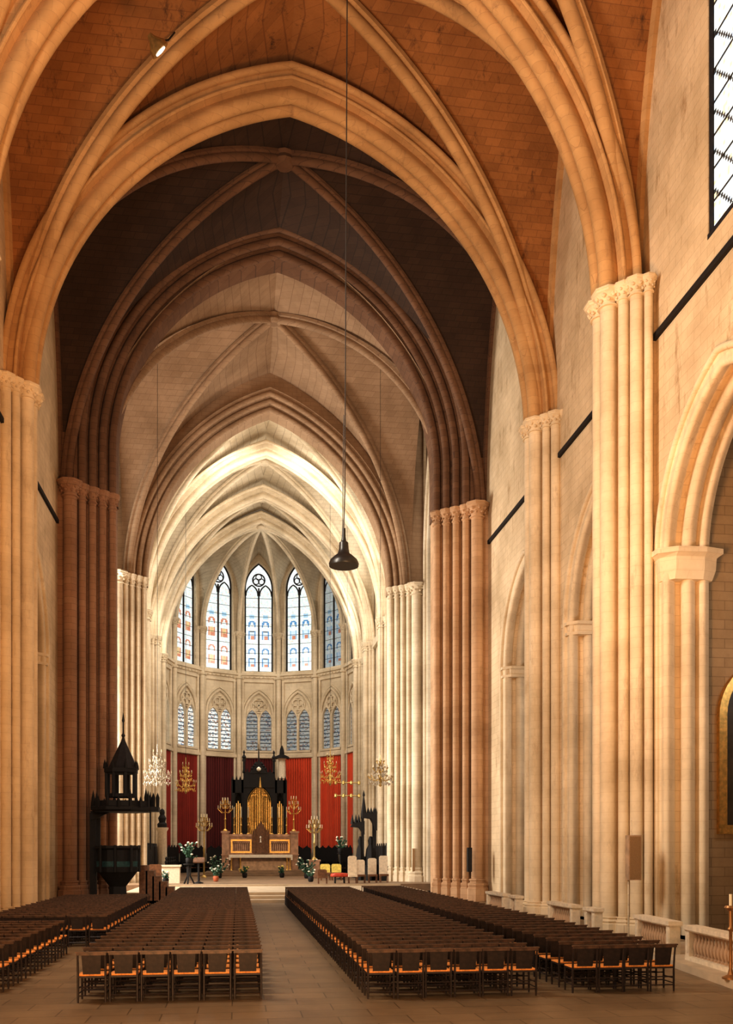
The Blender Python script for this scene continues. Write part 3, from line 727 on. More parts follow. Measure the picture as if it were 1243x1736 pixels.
balustrade([(7.62,15.6),(8.0,19.35)],'stone balustrade with turned balusters at the lower right edge, on chapel step',.16)
balustrade([(8.12,20.35),(8.35,22.75)],'short stone balustrade section behind the outer right chairs',.16)
balustrade([(8.5,25.9),(8.5,26.7)],'small balustrade stub beside the loudspeaker pier, nearer of that pair',0,.9)
balustrade([(8.5,27.7),(8.5,30.0)],'stone balustrade before the middle right chapel, beyond the stub',0,.9)
balustrade([(8.5,33.6),(8.5,34.5)],'tiny balustrade stub before the far right chapel',0,.9)
balustrade([(8.5,35.3),(8.5,37.8)],'distant stone balustrade beside the great right crossing pier',0,.9)
# candle stand at right edge
t=thing('candle_stand','tall brass candle stand cut by the right edge, on chapel step','candle stand',(X_at(1239,16.3),16.3,.16))
MB().lathe([(.16,0),(.16,.03),(.06,.08),(.03,.2),(.03,.9),(.06,.95),(.03,1.0),(.04,1.3),(.12,1.36),(.10,1.4)],n=10).build('stem',M['bronze'],t)
MB().cyl(0,0,1.38,1.62,.03,8).build('candle',M['candle'],t)
# loudspeakers on piers
def speaker(px,y0,y1,Y,w,mat,label,pole=True,off=0):
    x=X_at(px,Y); zt=Z_at(px,y0,Y); zb=Z_at(px,y1,Y)
    t=thing('column_loudspeaker',label,'loudspeaker',(x,Y,zb))
    MB().box(-w/2,w/2,-.13,.13,0,zt-zb).build('cabinet',mat,t,ang=0)
    MB().box(-w/2+.03,w/2-.03,-.145,-.12,.04,zt-zb-.04).build('grille',M['speaker'] if mat!=M['black'] else M['slate'],t,ang=0)
    if pole: MB().cyl(-.12,.08,-zb,0,.03,8).cyl(-.02,.1,zt-zb,zt-zb+.55,.02,6).build('pipe',M['pale'],t)
    return t
speaker(1074,1416,1492,26.3,.40,M['marble'],'beige box loudspeaker mounted on the right pier with cable pipe')
speaker(796,1437,1478,45.9,.22,M['black'],'slim dark loudspeaker on the great right crossing pier',False)
speaker(701,1438,1478,60.2,.2,M['pale'],'slim pale loudspeaker on the bright choir entrance pier',False)
# ------------------------------------------------------------------ painting
t=thing('framed_painting','dark arched altar painting in a thick gold frame, cut by right edge','painting',(14.75,26.95,Z_at(1230,1414,26.9)))
H=5.5; hw=1.92
fo=arch_path(0,hw,0,3.7,1.8*1.05,12); fi=arch_path(0,hw-.26,.28,3.75,1.62,12)
MB().panel([fo,fi],lambda u,v,k:(u,-.18*k,v)).build('frame',M['gold'],t,ang=20)
MB().prism(arch_path(0,hw-.2,.2,3.72,1.75,12),lambda u,v,k:(u,-.05*k,v)).build('canvas',M['paint'],t,ang=0)
# ------------------------------------------------------------------ hanging lamp
Y=24.0; xl=X_at(583,Y); zl=Z_at(583,960,Y)
t=thing('pendant_lamp','large black enamel pendant lamp hanging on a long cable','lamp',(xl,Y,zl))
MB().lathe([(.39,0),(.40,.06),(.36,.16),(.24,.27),(.16,.33),(.13,.45),(.12,.62),(.07,.66),(.05,.78),(.045,1.0)],n=24).build('shade',M['enamel'],t)
MB().lathe([(.2,.1),(.16,.16),(.1,.2)],n=16).build('bulb',M['enamelw'],t)
MB().tube([(0,0,.98),(0.03,0,2),(.13,0,33.7-zl)],.016,5).tube([(-.03,0,.98),(-.02,0,2.5),(.0,0,4)],.01,4).build('cable',M['wire'],t)
# floodlight on rib
Yf=31.2; xf=X_at(262,Yf); zf=Z_at(262,72,Yf)
t=thing('floodlight','small metal floodlight with white glare clipped to vault rib at upper left','lamp',(xf,Yf,zf),.5)
MB().lathe([(.34,-.28),(.30,-.1),(.14,.1),(.08,.25)],n=16).xf(Matrix.Rotation(R_(-50),4,'Y')).build('reflector',M['brass'],t)
MB().lathe([(.1,-.32),(.2,-.3),(.2,-.2)],n=12).xf(Matrix.Rotation(R_(-50),4,'Y')).build('bulb',simple('glowing_bulb',(1,.95,.85),emit=1.5),t)
MB().tube([(0,0,0),(.2,.05,.15),(.55,.1,.45),(1.0,.6,1.3)],.03,6).build('bracket',M['wire'],t)
# ------------------------------------------------------------------ chandeliers
def chandelier(px,ytop,ybot,Y,wpx,mat,cmat_,ztop,label):
    x=X_at(px,Y); S=S_at(px,Y); zb=Z_at(px,ybot,Y); zt=Z_at(px,ytop,Y); H=zt-zb; R=wpx/2/S
    t=thing('chandelier',label,'chandelier',(x,Y,zb))
    MB().lathe([(.02,0),(.12,.06*H),(.05,.12*H),(.16,.22*H),(.06,.34*H),(.05,.6*H),(.12,.66*H),(.04,.75*H),(.03,H)],n=10).build('stem',mat,t)
    cr=MB()
    for tier,(rr,z,n) in enumerate(((R,.26*H,10),(R*.62,.52*H,8),(R*.34,.74*H,6))):
        for k in range(n):
            a=2*PI*k/n+tier*.3; ca,sa=cos(a),sin(a)
            pts=[(.05*ca,.05*sa,z+.03*H),(.4*rr*ca,.4*rr*sa,z-.07*H),(.8*rr*ca,.8*rr*sa,z-.03*H),(rr*ca,rr*sa,z+.06*H)]
            am=MB().tube(pts,.022,5).lathe([(.02,0),(.07,.03),(.02,.05)],rr*ca,rr*sa,6,z0=z+.06*H).build('arm',mat,t)
            MB().cyl(rr*ca,rr*sa,z+.06*H+.04,z+.06*H+.2,.02,5).build('candle',M['candle'],am)
            for q in range(5):
                f=.35+.16*q; cr.lathe([(.004,-.10),(.04,0),(.004,.06)],f*rr*ca+random.uniform(-.05,.05),f*rr*sa+random.uniform(-.05,.05),4,z0=z-.1*H-random.uniform(0,.08)*H)
        for k in range(n*2):
            a=PI*k/n; cr.lathe([(.004,-.09),(.035,0),(.004,.05)],rr*.9*cos(a),rr*.9*sin(a),4,z0=z-.02*H-.06*abs(sin(k*PI/2)))
    o=cr.build('crystal_drops',cmat_,t,ang=0); o['kind']='stuff'
    MB().tube([(0,0,H),(0,0,ztop-zb)],.012,4).build('chain',M['wire'],t)
    return t
chandelier(267,1262,1336,54.5,46,M['crystal'],M['crystal'],34.2,'large clear crystal chandelier hanging left of the choir, above the pulpit steps')
chandelier(645,1280,1334,54.5,42,M['brass'],M['crystal'],34.2,'clear crystal chandelier hanging right, in front of the pale pier')
chandelier(315,1284,1346,74.1,34,M['brass'],M['gold'],34.0,'golden chandelier hanging deeper at left before the shaded red hanging')
chandelier(560,1268,1332,74.1,36,M['brass'],M['gold'],34.0,'golden chandelier hanging deeper at right before the bright red hanging')
# ------------------------------------------------------------------ pulpit
Y=45.3; px=200; xp=X_at(px,Y); S=S_at(px,Y)
t=thing('pulpit','black carved wooden pulpit with spired canopy beside the left crossing pier','pulpit',(xp,Y,0))
def zz(py): return Z_at(px,py,Y)
def ww(w): return w/S
MB().lathe([(.75,0),(.75,.12),(.45,.25),(.4,zz(1485)-.5),(.95,zz(1478)),(1.0,zz(1475))],n=8,ph=PI/8).build('pedestal',M['black'],t)
b=MB().lathe([(1.02,zz(1478)),(1.05,zz(1470)),(.98,zz(1468)),(.98,zz(1441)),(1.10,zz(1438)),(1.10,zz(1434))],n=8,ph=PI/8)
for k in range(8):
    a=2*PI*(k+.5)/8+PI/8-PI/8; b.cyl(1.0*cos(a+PI/8),1.0*sin(a+PI/8),zz(1478),zz(1433),.07,6)
b.build('tub',M['black'],t,ang=25)
MB().lathe([(.96,zz(1476)),(1.0,zz(1466)),(1.0,zz(1462))],n=8,ph=PI/8).lathe([(1.015,zz(1474)),(1.02,zz(1460))],n=8,ph=PI/8).build('teal_drape',M['teal'],t,ang=20)
MB().box(-1.35,-1.05,.2,.5,0,zz(1378)).box(-1.15,-.9,.45,.6,zz(1440),zz(1378)).build('back_post',M['black'],t,ang=0)
MB().prism([(-1.3,zz(1390)),(-1.3,zz(1375)),(-.2,zz(1375)),(-.6,zz(1380)),(-.95,zz(1387))],lambda u,v,k:(u,.1+.2*k,v)).build('bracket',M['black'],t,ang=0)
c=MB().lathe([(1.35,zz(1377)),(1.5,zz(1374)),(1.5,zz(1369)),(1.35,zz(1367))],.2,0,8,ph=PI/8)
c.box(.9,1.95,-.5,.5,zz(1376),zz(1368))
for k in range(16):
    a=2*PI*k/16; c.lathe([(.10,0),(.08,.3+.15*(k%2)),(.0,.55+.3*(k%2))],.2+1.38*cos(a),1.38*sin(a),4,z0=zz(1370))
for k in range(8):
    a=2*PI*(k+.5)/8; a2=2*PI*(k+1.5)/8
    c.add([(.2+1.4*cos(a),1.4*sin(a),zz(1370)),(.2+1.4*cos(a2),1.4*sin(a2),zz(1370)),(.2+1.4*cos(a2),1.4*sin(a2),zz(1359)),(.2+1.4*cos(a),1.4*sin(a),zz(1359))],[(0,1,2,3)])
for dx in (1.35,1.7,1.9): c.lathe([(.07,0),(.09,.5),(.0,1.0 if dx<1.5 else .75)],dx,-.3,4,z0=zz(1370))
c.build('canopy',M['black'],t,ang=20)
l=MB().lathe([(.72,zz(1352)),(.72,zz(1346))],.15,0,8,ph=PI/8)
l.lathe([(.74,zz(1312)),(.82,zz(1310)),(.82,zz(1303)),(.74,zz(1302))],.15,0,8,ph=PI/8)
for k in range(8):
    a=2*PI*(k+.5)/8; x_,y_=.15+.70*cos(a),.70*sin(a)
    l.cyl(x_,y_,zz(1352),zz(1308),.085,6)
    l.lathe([(.09,0),(.07,.2),(0,.45)],.15+.78*cos(a),.78*sin(a),4,z0=zz(1304))
l.build('lantern',M['black'],t,ang=20)
MB().lathe([(.78,zz(1304)),(.7,zz(1301)),(.36,zz(1275)),(.10,zz(1256)),(.05,zz(1250)),(.10,zz(1247)),(.04,zz(1243)),(.035,zz(1225)),(.07,zz(1222)),(.01,zz(1208))],.25,0,8,ph=PI/8).build('spire',M['slate'],t,ang=20)
st=MB()
for k in range(7): st.box(.9+.32*k*1,1.3+.32*k,.9,1.9,0,max(.2,1.9-.27*k))
st.build('stair',M['oak'],t,ang=0)
# rods under canopy
MB().tube([(1.55,-.2,zz(1372)),(1.55,-.2,zz(1440))],.04,6).build('hanging_rod',M['black'],t)
# ------------------------------------------------------------------ high altar group
YAl=80.0; xa=X_at(440,YAl); Sa=S_at(440,YAl)
def za(py): return Z_at(440,py,YAl)
def xa_(px): return (px-440)/Sa*1.0
# altar steps
mb=MB(); mb.box(-5.6,5.6,-5.0,3,0,.15).box(-4.6,4.6,-4.2,3,.15,.30).box(-3.9,3.9,-3.4,3,.3,.45)
t=thing('altar_steps','three broad stone steps beneath the high altar','steps',(xa,YAl,FZ)); mb.build('tread',M['choirfloor'],t,ang=0)
AZ=FZ+.45
t=thing('high_altar','marble high altar with white cloth before the black gothic canopy','altar',(xa,YAl-2.0,AZ))
def zl(py): return Z_at(440,py,YAl-2.0)-AZ
Sb=S_at(440,YAl-2.0)
def xb(px): return (px-440)/Sb
MB().box(xb(406),xb(489),-.7,.6,0,zl(1460)).box(xb(403),xb(492),-.75,.65,0,.12).build('base_block',M['marble'],t,ang=0)
MB().box(xb(388),xb(494),-.95,.8,zl(1452),zl(1449)).box(xb(388),xb(391),-.96,.6,zl(1458),zl(1450)).box(xb(491),xb(494),-.96,.6,zl(1458),zl(1450)).box(xb(390),xb(492),-.97,-.93,zl(1454),zl(1450)).build('altar_cloth',M['white'],t,ang=0)
for p in (392,407,485,490): MB().lathe([(.14,0),(.08,.1),(.06,.5),(.08,zl(1456)),(.13,zl(1452))],xb(p),-.7,8).build('colonnette',M['gold'],t)
for a,b in ((391,426),(456,491)):
    x0,x1=xb(a),xb(b); z0,z1=zl(1446),zl(1423); k=.14
    MB().panel([[(x0,z0),(x1,z0),(x1,z1),(x0,z1)],[(x0+k,z0+k),(x1-k,z0+k),(x1-k,z1-k),(x0+k,z1-k)]],lambda u,v,q:(u,.5+.12*q,v)).build('gold_frame',M['gold'],t,ang=0)
    g=MB().box(x0+.05,x1-.05,.62,.7,z0,z1)
    for q in range(9): xx=x0+.2+(x1-x0-.4)*q/8; g.tube([(u,.57,v) for u,v in arch_path(xx,.08,z0+.2,z1-.45,.18,3)],.02,4)
    g.build('relief_panel',M['oak'],t,ang=0)
for a,b in ((376,388),(492,505)):
    MB().box(xb(a),xb(b),.1,1.0,-.2,zl(1412)).box(xb(a)-.08,xb(b)+.08,0,1.1,zl(1412),zl(1409)).box(xb(a)-.06,xb(b)+.06,.02,1.08,zl(1450),zl(1448)).build('side_pillar',M['pmarble'],t,ang=0)
MB().box(xb(388),xb(493),.6,1.1,0,zl(1416)).box(xb(386),xb(495),.5,1.15,zl(1418),zl(1414)).build('gradine',M['pmarble'],t,ang=0)
tb=MB().prism([(xb(427),zl(1446)),(xb(456),zl(1446)),(xb(456),zl(1412)),(xb(449),zl(1404)),(xb(441.5),zl(1392)),(xb(434),zl(1404)),(xb(427),zl(1412))],lambda u,v,k:(u,.1+.5*k,v))
for p in (428,434,449,455): tb.cyl(xb(p),.08,zl(1446),zl(1410),.05,6); tb.lathe([(.06,0),(0,.4)],xb(p),.08,4,z0=zl(1410))
tb.build('tabernacle',M['oak'],t,ang=0)
MB().lathe([(.10,0),(.05,.06),(.04,.35),(.10,.4),(.02,.55)],xb(441),.05,8,z0=zl(1428)).build('tabernacle_door_boss',M['white'],t)
# gothic canopy
t=thing('altar_canopy','black pinnacled gothic canopy with gilded arched screen behind high altar','canopy',(xa,YAl,FZ))
def zc_(py): return za(py)-FZ
B=MB()
def cren(x0,x1,ztop,zbot,y0,y1):
    B.box(x0,x1,y0,y1,zbot,ztop)
    n=max(2,int((x1-x0)/.3))
    for k in range(n+1): B.lathe([(.09,0),(.07,.18),(0,.42)],x0+(x1-x0)*k/n,(y0+y1)/2,4,z0=ztop)
cren(xa_(395),xa_(414),zc_(1323),zc_(1345),-.5,1.2); cren(xa_(466),xa_(484),zc_(1323),zc_(1345),-.5,1.2)
cren(xa_(413),xa_(465),zc_(1310),zc_(1336),-.6,1.2)
for p in (396,413,466,483): B.box(xa_(p)-.16,xa_(p)+.16,-.5,-.2,0,zc_(1323)); B.box(xa_(p)-.16,xa_(p)+.16,.9,1.2,0,zc_(1323))
B.build('frame',M['black'],t,ang=0)
G=MB().prism([(xa_(423),zc_(1312)),(xa_(453),zc_(1312)),(xa_(447),zc_(1303)),(xa_(443),zc_(1296)),(xa_(438.5),zc_(1288)),(xa_(434),zc_(1296)),(xa_(430),zc_(1303))],lambda u,v,k:(u,-.65+.2*k,v))
for k,(p,q) in enumerate(((428,1304),(431,1300),(434,1296),(443,1296),(446,1300),(449,1304))): G.lathe([(.02,-.15),(.16,0),(.02,.18)],xa_(p),-.55,6,z0=zc_(q))
G.tube([(xa_(438.5),-.55,zc_(1290)),(xa_(438.5),-.55,zc_(1262))],[.07,.02],6); G.box(xa_(438.5)-.25,xa_(438.5)+.25,-.57,-.53,zc_(1273),zc_(1272))
G.build('gable',M['black'],t,ang=0)
MB().lathe([(.02,-.2),(.18,-.1),(.2,.05),(.02,.2)],xa_(438.5),-.72,8,z0=zc_(1305)).build('gable_rosette',M['white'],t)
for p,q in ((414,1284),(464,1284)): MB().box(xa_(p)-.1,xa_(p)+.1,-.6,-.4,zc_(1312),zc_(q)).lathe([(.16,0),(.12,.3),(.2,.35),(.05,.6),(.1,.8),(0,1.0)],xa_(p),-.5,6,z0=zc_(q+8)).build('pinnacle',M['black'],t,ang=20)
D=MB().box(xa_(396),xa_(483),.9,1.0,0,zc_(1330))
for a,b in ((397,413),(466,482)): 
    D.panel([[(xa_(a),zc_(1415)),(xa_(b),zc_(1415)),(xa_(b),zc_(1335)),(xa_(a),zc_(1335))],arch_path((xa_(a)+xa_(b))/2,(xa_(b)-xa_(a))/2-.1,zc_(1414),zc_(1360),.8,6)],lambda u,v,k:(u,-.3+.2*k,v))
D.build('back_panel',M['black'],t,ang=0)
D=MB().panel([[(xa_(413),zc_(1418)),(xa_(466),zc_(1418)),(xa_(466),zc_(1312)),(xa_(413),zc_(1312))],arch_path(xa_(439.5),xa_(460)-xa_(439.5),zc_(1417),zc_(1362),(zc_(1331)-zc_(1362)),12)],lambda u,v,k:(u,-.55+.25*k,v)); D.build('arched_front',M['black'],t,ang=0)
S_=MB(); hwf=xa_(459)-xa_(439.5)
for k in range(13):
    x_=xa_(439.5)-hwf*.94+hwf*1.88*k/12; f=abs(x_-xa_(439.5)); 
    zt=zc_(1362)+(zc_(1333)-zc_(1362))*(1-(f/hwf)**1.7)
    S_.cyl(x_,-.25,zc_(1415),zt-.05,.045 if k%2 else .07,6); S_.lathe([(.08,0),(0,.3)],x_,-.25,4,z0=zt-.1)
for q in range(5):
    f=1-q*.17; S_.tube([(u,-.3,v) for u,v in arch_path(xa_(439.5),hwf*f,zc_(1395),zc_(1362)+q*.12,(zc_(1334)-zc_(1362))*f-.0,8)],.035,5)
S_.tube([(xa_(441),-.6,zc_(1336)),(xa_(441),-.6,zc_(1318))],[.14,.02],6)
S_.build('gilded_screen',M['gold'],t)
for a in (404.5,474): 
    g=MB(); x0=xa_(a)
    for k in range(5): g.cyl(x0-.3+.15*k,.1,zc_(1414),zc_(1358+abs(k-2)*4),.06,6)
    g.build('side_pipes',M['brass'],t)
def candlestick(name,px,y0,y1,Y,base_z,label,head=None,mat='gold',group=None):
    x=X_at(px,Y); z0=base_z; z1=Z_at(px,y0,Y); z2=Z_at(px,y1,Y)
    t=thing(name,label,'candlestick',(x,Y,z0),group=group); h=z1-z0
    if head is None:
        MB().lathe([(.16,0),(.14,.06),(.05,.12),(.05,h*.3),(.09,h*.33),(.045,h*.36),(.04,h*.55),(.1,h*.6),(.03,h*.62)],n=8).build('stem',M[mat],t)
        MB().cyl(0,0,h*.6,h,.035,6).build('candle',M['candle'],t)
    else:
        hh=Z_at(px,head,Y)-z0
        MB().lathe([(.22,0),(.2,.1),(.07,.2),(.06,hh*.5),(.1,hh*.55),(.05,hh*.6),(.05,h*.97)],n=8).build('stem',M[mat],t)
        for tier,(rr,zf) in enumerate(((.6,hh),(.42,hh+(h-hh)*.4),(.25,hh+(h-hh)*.75))):
            n=8 if tier==0 else 6
            for k in range(n):
                a=2*PI*k/n+.2*tier; am=MB().tube([(0,0,zf-.25),(.5*rr*cos(a),.5*rr*sin(a),zf-.3),(rr*cos(a),rr*sin(a),zf)],.028,5).lathe([(.03,0),(.08,.04),(.03,.08)],rr*cos(a),rr*sin(a),6,z0=zf).build('arm',M[mat],t)
                MB().cyl(rr*cos(a),rr*sin(a),zf+.05,zf+.32,.03,5).build('candle',M['candle'],am)
    return t
gr='six tall gilded altar candlesticks'
Yc=YAl-1.15; gz=AZ+zl(1414)
for k,p in enumerate((397,409,421,461,473,486)):
    candlestick('altar_candlestick',p,1368,0,Yc,gz,'tall slim gilt candlestick on altar ledge, %s of six from the left'%word(k),group=gr)
candlestick('candelabrum',382,1354,0,YAl-1.5,AZ+zl(1409),'branched gilt candelabrum on the altar\'s left side pillar',head=1372,group='candelabra flanking the altar')
candlestick('candelabrum',498,1350,0,YAl-1.5,AZ+zl(1409),'branched gilt candelabrum on the altar\'s right side pillar',head=1374,group='candelabra flanking the altar')
candlestick('standing_candelabrum',346,1382,0,72,FZ,'tall branched candelabrum standing on the floor left of the altar',head=1402,mat='brass',group='standing candelabra')
# pedestal + standing candelabrum right
x_=X_at(533,70); t=thing('stone_pedestal','square brown stone pedestal right of the altar steps','pedestal',(x_,70,FZ)); zt=Z_at(533,1458,70)-FZ
MB().box(-.38,.38,-.38,.38,0,zt).box(-.45,.45,-.45,.45,zt-.1,zt+.03).box(-.45,.45,-.45,.45,0,.12).build('block',M['pmarble'],t,ang=0)
candlestick('standing_candelabrum',533,1386,0,70,FZ+zt+.03,'branched candelabrum standing on the brown pedestal right of the altar',head=1405,mat='brass',group='standing candelabra')
# ------------------------------------------------------------------ choir stalls round the apse
nst=0; sp=None
for i in range(-3,4):
    if i==0: continue
    ang=PI/2-i*DA
    for j in range(4):
        u=-1.5+1.0*j
        x_=(AP-1.0)*cos(ang)-(-sin(ang))*0; 
        cx=(AP-1.15)*cos(ang)+u*sin(ang)*.86; cy=YA+(AP-1.15)*sin(ang)-u*cos(ang)*.86
        lab='black choir stall, %s side of apse, %s panel from altar, %s seat'%('left' if i<0 else 'right',word(abs(i)-1),word(j if i>0 else 3-j))
        if sp is None:
            sp=thing('choir_stall',lab,'choir stall')
            MB().box(-.43,.43,.25,.33,0,2.2).prism([(-.43,2.2),(.43,2.2),(.36,2.38),(.15,2.46),(0,2.62),(-.15,2.46),(-.36,2.38)],lambda u,v,k:(u,.25+.08*k,v)).build('back',M['black'],sp,ang=0)
            MB().box(-.40,.40,-.25,.25,.42,.48).build('seat',M['oak'],sp,ang=0)
            for sx in (-1,1): MB().box(sx*.43-.035,sx*.43+.035,-.3,.25,0,1.0).lathe([(.06,0),(.07,.05),(0,.12)],sx*.43,-.25,6,z0=1.0).build('armrest',M['black'],sp,ang=0)
            root=sp; spk=list(bpy.data.objects[-5:]) if False else [o for o in bpy.data.objects if o.parent==sp]
        else:
            root=sp.copy(); COL.objects.link(root)
            for k in spk: q=k.copy(); COL.objects.link(q); q.parent=root
        root['label']=lab; root['group']='choir stalls round the apse'
        root.location=(cx,cy,FZ); root.rotation_euler=(0,0,ang-PI/2)
for s in (-1,1):
    for j in range(9):
        root=sp.copy(); COL.objects.link(root)
        for k in spk: q=k.copy(); COL.objects.link(q); q.parent=root
        root.location=(s*7.95,62.6+j*1.0,FZ); root.rotation_euler=(0,0,-s*PI/2)
        root['label']='black choir stall along the %s choir wall, %s from the crossing'%(SIDE[s],word(j)); root['group']='choir stalls along the %s wall'%SIDE[s]
# stall fronts along the side walls
for s in (-1,1):
    t=thing('stall_desk','long black panelled choir desk along the %s choir wall'%SIDE[s],'choir desk',(s*6.9,62.5,FZ))
    d=MB().box(-.15,.15,0,9,0,1.0).box(-.22,.22,-.05,9.05,1.0,1.06)
    for k in range(5): d.lathe([(.10,0),(.08,.15),(.12,.25),(.05,.4),(.09,.5),(0,.65)],0,.3+k*2.1,6,z0=1.05)
    d.build('desk',M['black'],t,ang=20)
# ------------------------------------------------------------------ furnishings left of the altar
Y=60.; x_=X_at(283,Y); t=thing('side_altar_chest','plain white stone chest altar standing left in the choir','altar',(x_,Y,FZ)); w=22/S_at(283,Y); h=Z_at(283,1466,Y)-FZ
MB().box(-w,w,-.5,.5,0,h).box(-w-.07,w+.07,-.57,.57,h-.12,h).build('block',M['whitestone'],t,ang=0)
def flowers(px,py,Y,zb,size,label,pot='terracotta',n=26,stem=.5,pet='petal'):
    x=X_at(px,Y); t=thing('flower_vase',label,'flowers',(x,Y,zb))
    MB().lathe([(.12,0),(.17,.05),(.2,.3),(.15,.38)],n=10).build('vase',M[pot],t)
    g=MB(); f=MB()
    for k in range(n):
        a=random.uniform(0,2*PI); r=random.uniform(.1,size); z=.4+random.uniform(.1,size*1.3)
        p=(r*cos(a),r*sin(a),z); g.tube([(0,0,.35),(p[0]*.4,p[1]*.4,z*.7),p],.012,4)
        g.lathe([(.0,-.08),(.07,0),(0,.12)],p[0]*.8,p[1]*.8,5,z0=z-.08)
        g.lathe([(.0,-.08),(.09,0),(0,.1)],p[0]*.5,p[1]*.5,5,z0=z*.75)
        if k%2==0: f.lathe([(.01,-.05),(.085,0),(.05,.05),(.01,.06)],p[0],p[1],6,z0=z)
    g.build('foliage',M['green'],t); o=f.build('blossoms',M[pet],t); return t
def at_floor(px,py,Z): # Y where floor point at pixel
    Y=60.
    for _ in range(8): Y=(F*CT-(px-CX)*ST)*(CAMZ-Z)/(py-HY)
    return Y
# lectern with flowers
Y=58.2; x_=X_at(320,Y); t=thing('flower_stand','dark three-legged stand left of the altar carrying white flowers','stand',(x_,Y,FZ))
for k in range(3): a=2*PI*k/3+.4; MB().tube([(.12*cos(a),.12*sin(a),1.2),(.1*cos(a),.1*sin(a),.5),(.36*cos(a),.36*sin(a),0)],.05,6).build('leg',M['black'],t)
MB().lathe([(.3,0),(.34,.04),(.34,.08)],n=10,z0=1.18).build('top',M['black'],t)
flowers(320,0,Y,FZ+1.27,.75,'bouquet of white flowers on the three-legged stand',pot='black')
Y=58.8; x_=X_at(337,Y); t=thing('lectern','dark slender reading lectern beside the flower stand','lectern',(x_,Y,FZ))
MB().lathe([(.3,0),(.28,.06),(.07,.14),(.06,1.35)],n=8).build('post',M['black'],t); MB().prism([(-.3,1.3),(.35,1.6),(.35,1.66),(-.3,1.36)],lambda u,v,k:(-.35+.7*k,u,v)).build('book_rest',M['oak'],t,ang=0)
flowers(372,0,70.5,FZ,1.0,'white flower arrangement on the floor just left of the altar',pot='black',n=34)
flowers(366,0,62.5,FZ,.5,'potted white lilies in red pot at the left end of altar steps',n=20)
flowers(415,0,71.0,FZ,.42,'green pot plant at the left foot of the altar',pot='black',n=18,pet='petaly')
flowers(478,0,71.0,FZ,.42,'green pot plant at the right foot of the altar',pot='black',n=18,pet='petaly')
flowers(520,0,68.5,FZ,.9,'large leafy bouquet by the brown stone pedestal',pot='black',n=34)
flowers(527,0,61.0,FZ,.45,'leafy plant in dark pot near right chairs',pot='black',n=18)
flowers(577,0,66.0,FZ+1.9,.6,'white flowers raised among the right-hand stalls',pot='black',n=22)
t=thing('plant_stand','tall black stand among the right-hand stalls under white flowers','stand',(X_at(577,66),66,FZ)); MB().lathe([(.3,0),(.3,.06),(.06,.12),(.06,1.8),(.25,1.86),(.25,1.9)],n=10).build('column',M['black'],t)
flowers(281,0,57.8,FZ,.35,'low greenery in front of the white side altar',pot='black',n=14)
# benches/chairs in choir
def easychair(px,Y,w,d,hs,hb,mat,seatmat,label,rz=0,legs=True,group=None):
    x=X_at(px,Y); t=thing('choir_chair',label,'chair',(x,Y,FZ),rz,group)
    for sx in (-1,1):
        for sy in (-1,1): MB().tube([(sx*(w/2-.04),sy*(d/2-.04),0),(sx*(w/2-.04),sy*(d/2-.04),hs-.05)],.03,6).build('leg',M['oak'],t)
    MB().box(-w/2,w/2,-d/2,d/2,hs-.08,hs+.05).build('seat',M[seatmat],t,ang=0)
    MB().prism([(-w/2,hs+.05),(w/2,hs+.05),(w/2,hb-.08),(w/2-.1,hb),(-w/2+.1,hb),(-w/2,hb-.08)],lambda u,v,k:(u,-d/2 if False else d/2-.08*k,v)).build('backrest',M[mat],t,ang=0)
    return t
easychair(262,56.9,.8,.6,.5,1.25,'oak','oak','brown wooden chair at the left, beside the white side altar')
easychair(249,57.0,.6,.6,.45,1.2,'whitestone','oak','pale-backed chair nearest the pulpit stair')
easychair(552,64,.7,.6,.5,1.15,'petaly','oak','small chair with yellow back, left of two before the right stalls',group='pair of yellow-backed chairs')
easychair(571,64,.7,.6,.5,1.15,'petaly','oak','small chair with yellow back, right of two before the right stalls',group='pair of yellow-backed chairs')
easychair(598,57.6,.56,.55,.5,1.75,'whitestone','whitestone','high white upholstered chair right of the red stool')
easychair(612,58.2,.56,.55,.5,1.5,'whitestone','oak','pale chair just right of the high white chair')
easychair(632,58.5,.56,.55,.5,1.6,'whitestone','oak','pale round-backed chair in front of the dark throne canopy')
easychair(651,59.3,.56,.55,.5,1.75,'whitestone','oak','pale chair against the base of the bright choir pier')
easychair(547,57.3,.6,.5,.45,.9,'oak','oak','small dark folding chair right of the leafy plant')
t=thing('red_stool','stool with red padded top among the right choir chairs','stool',(X_at(576,58),58,FZ))
MB().lathe([(.55,0),(.6,.06),(.55,.2),(.3,.24)],n=12,z0=.42,sy=.7).build('cushion',M['redpaint'],t)
for k in range(4): a=PI/4+PI/2*k; MB().tube([(.42*cos(a),.3*sin(a),0),(.4*cos(a),.28*sin(a),.44)],.035,6).build('leg',M['black'],t)
# throne canopy right
Y=64.; x_=X_at(622,Y); S2=S_at(622,Y)
def q(px,py): return ((px-622)/S2, Z_at(622,py,Y)-FZ)
t=thing('throne_canopy','black carved canopied throne with pinnacles in front of right choir shafts','canopy',(x_,Y,FZ))
B=MB()
B.box(q(632,0)[0],q(638,0)[0],-.1,.2,0,q(0,1382)[1]); B.box(q(613,0)[0],q(617,0)[0],-.1,.2,0,q(0,1385)[1])
B.build('post',M['black'],t,ang=0)
B=MB().prism([q(613,1388),q(613,1378),q(638,1378),q(638,1408),q(635,1408),q(632,1395),q(628,1388),q(620,1387)],lambda u,v,k:(u,-.5+.9*k,v))
B.prism([q(594,1402),q(598,1396),q(617,1392),q(617,1415),q(613,1410),q(608,1403)],lambda u,v,k:(u,-.4+.7*k,v))
for p in (597,603,608): B.lathe([(.14,0),(.1,.25),(0,.7)],q(p,0)[0],-.1,4,z0=q(0,1397)[1])
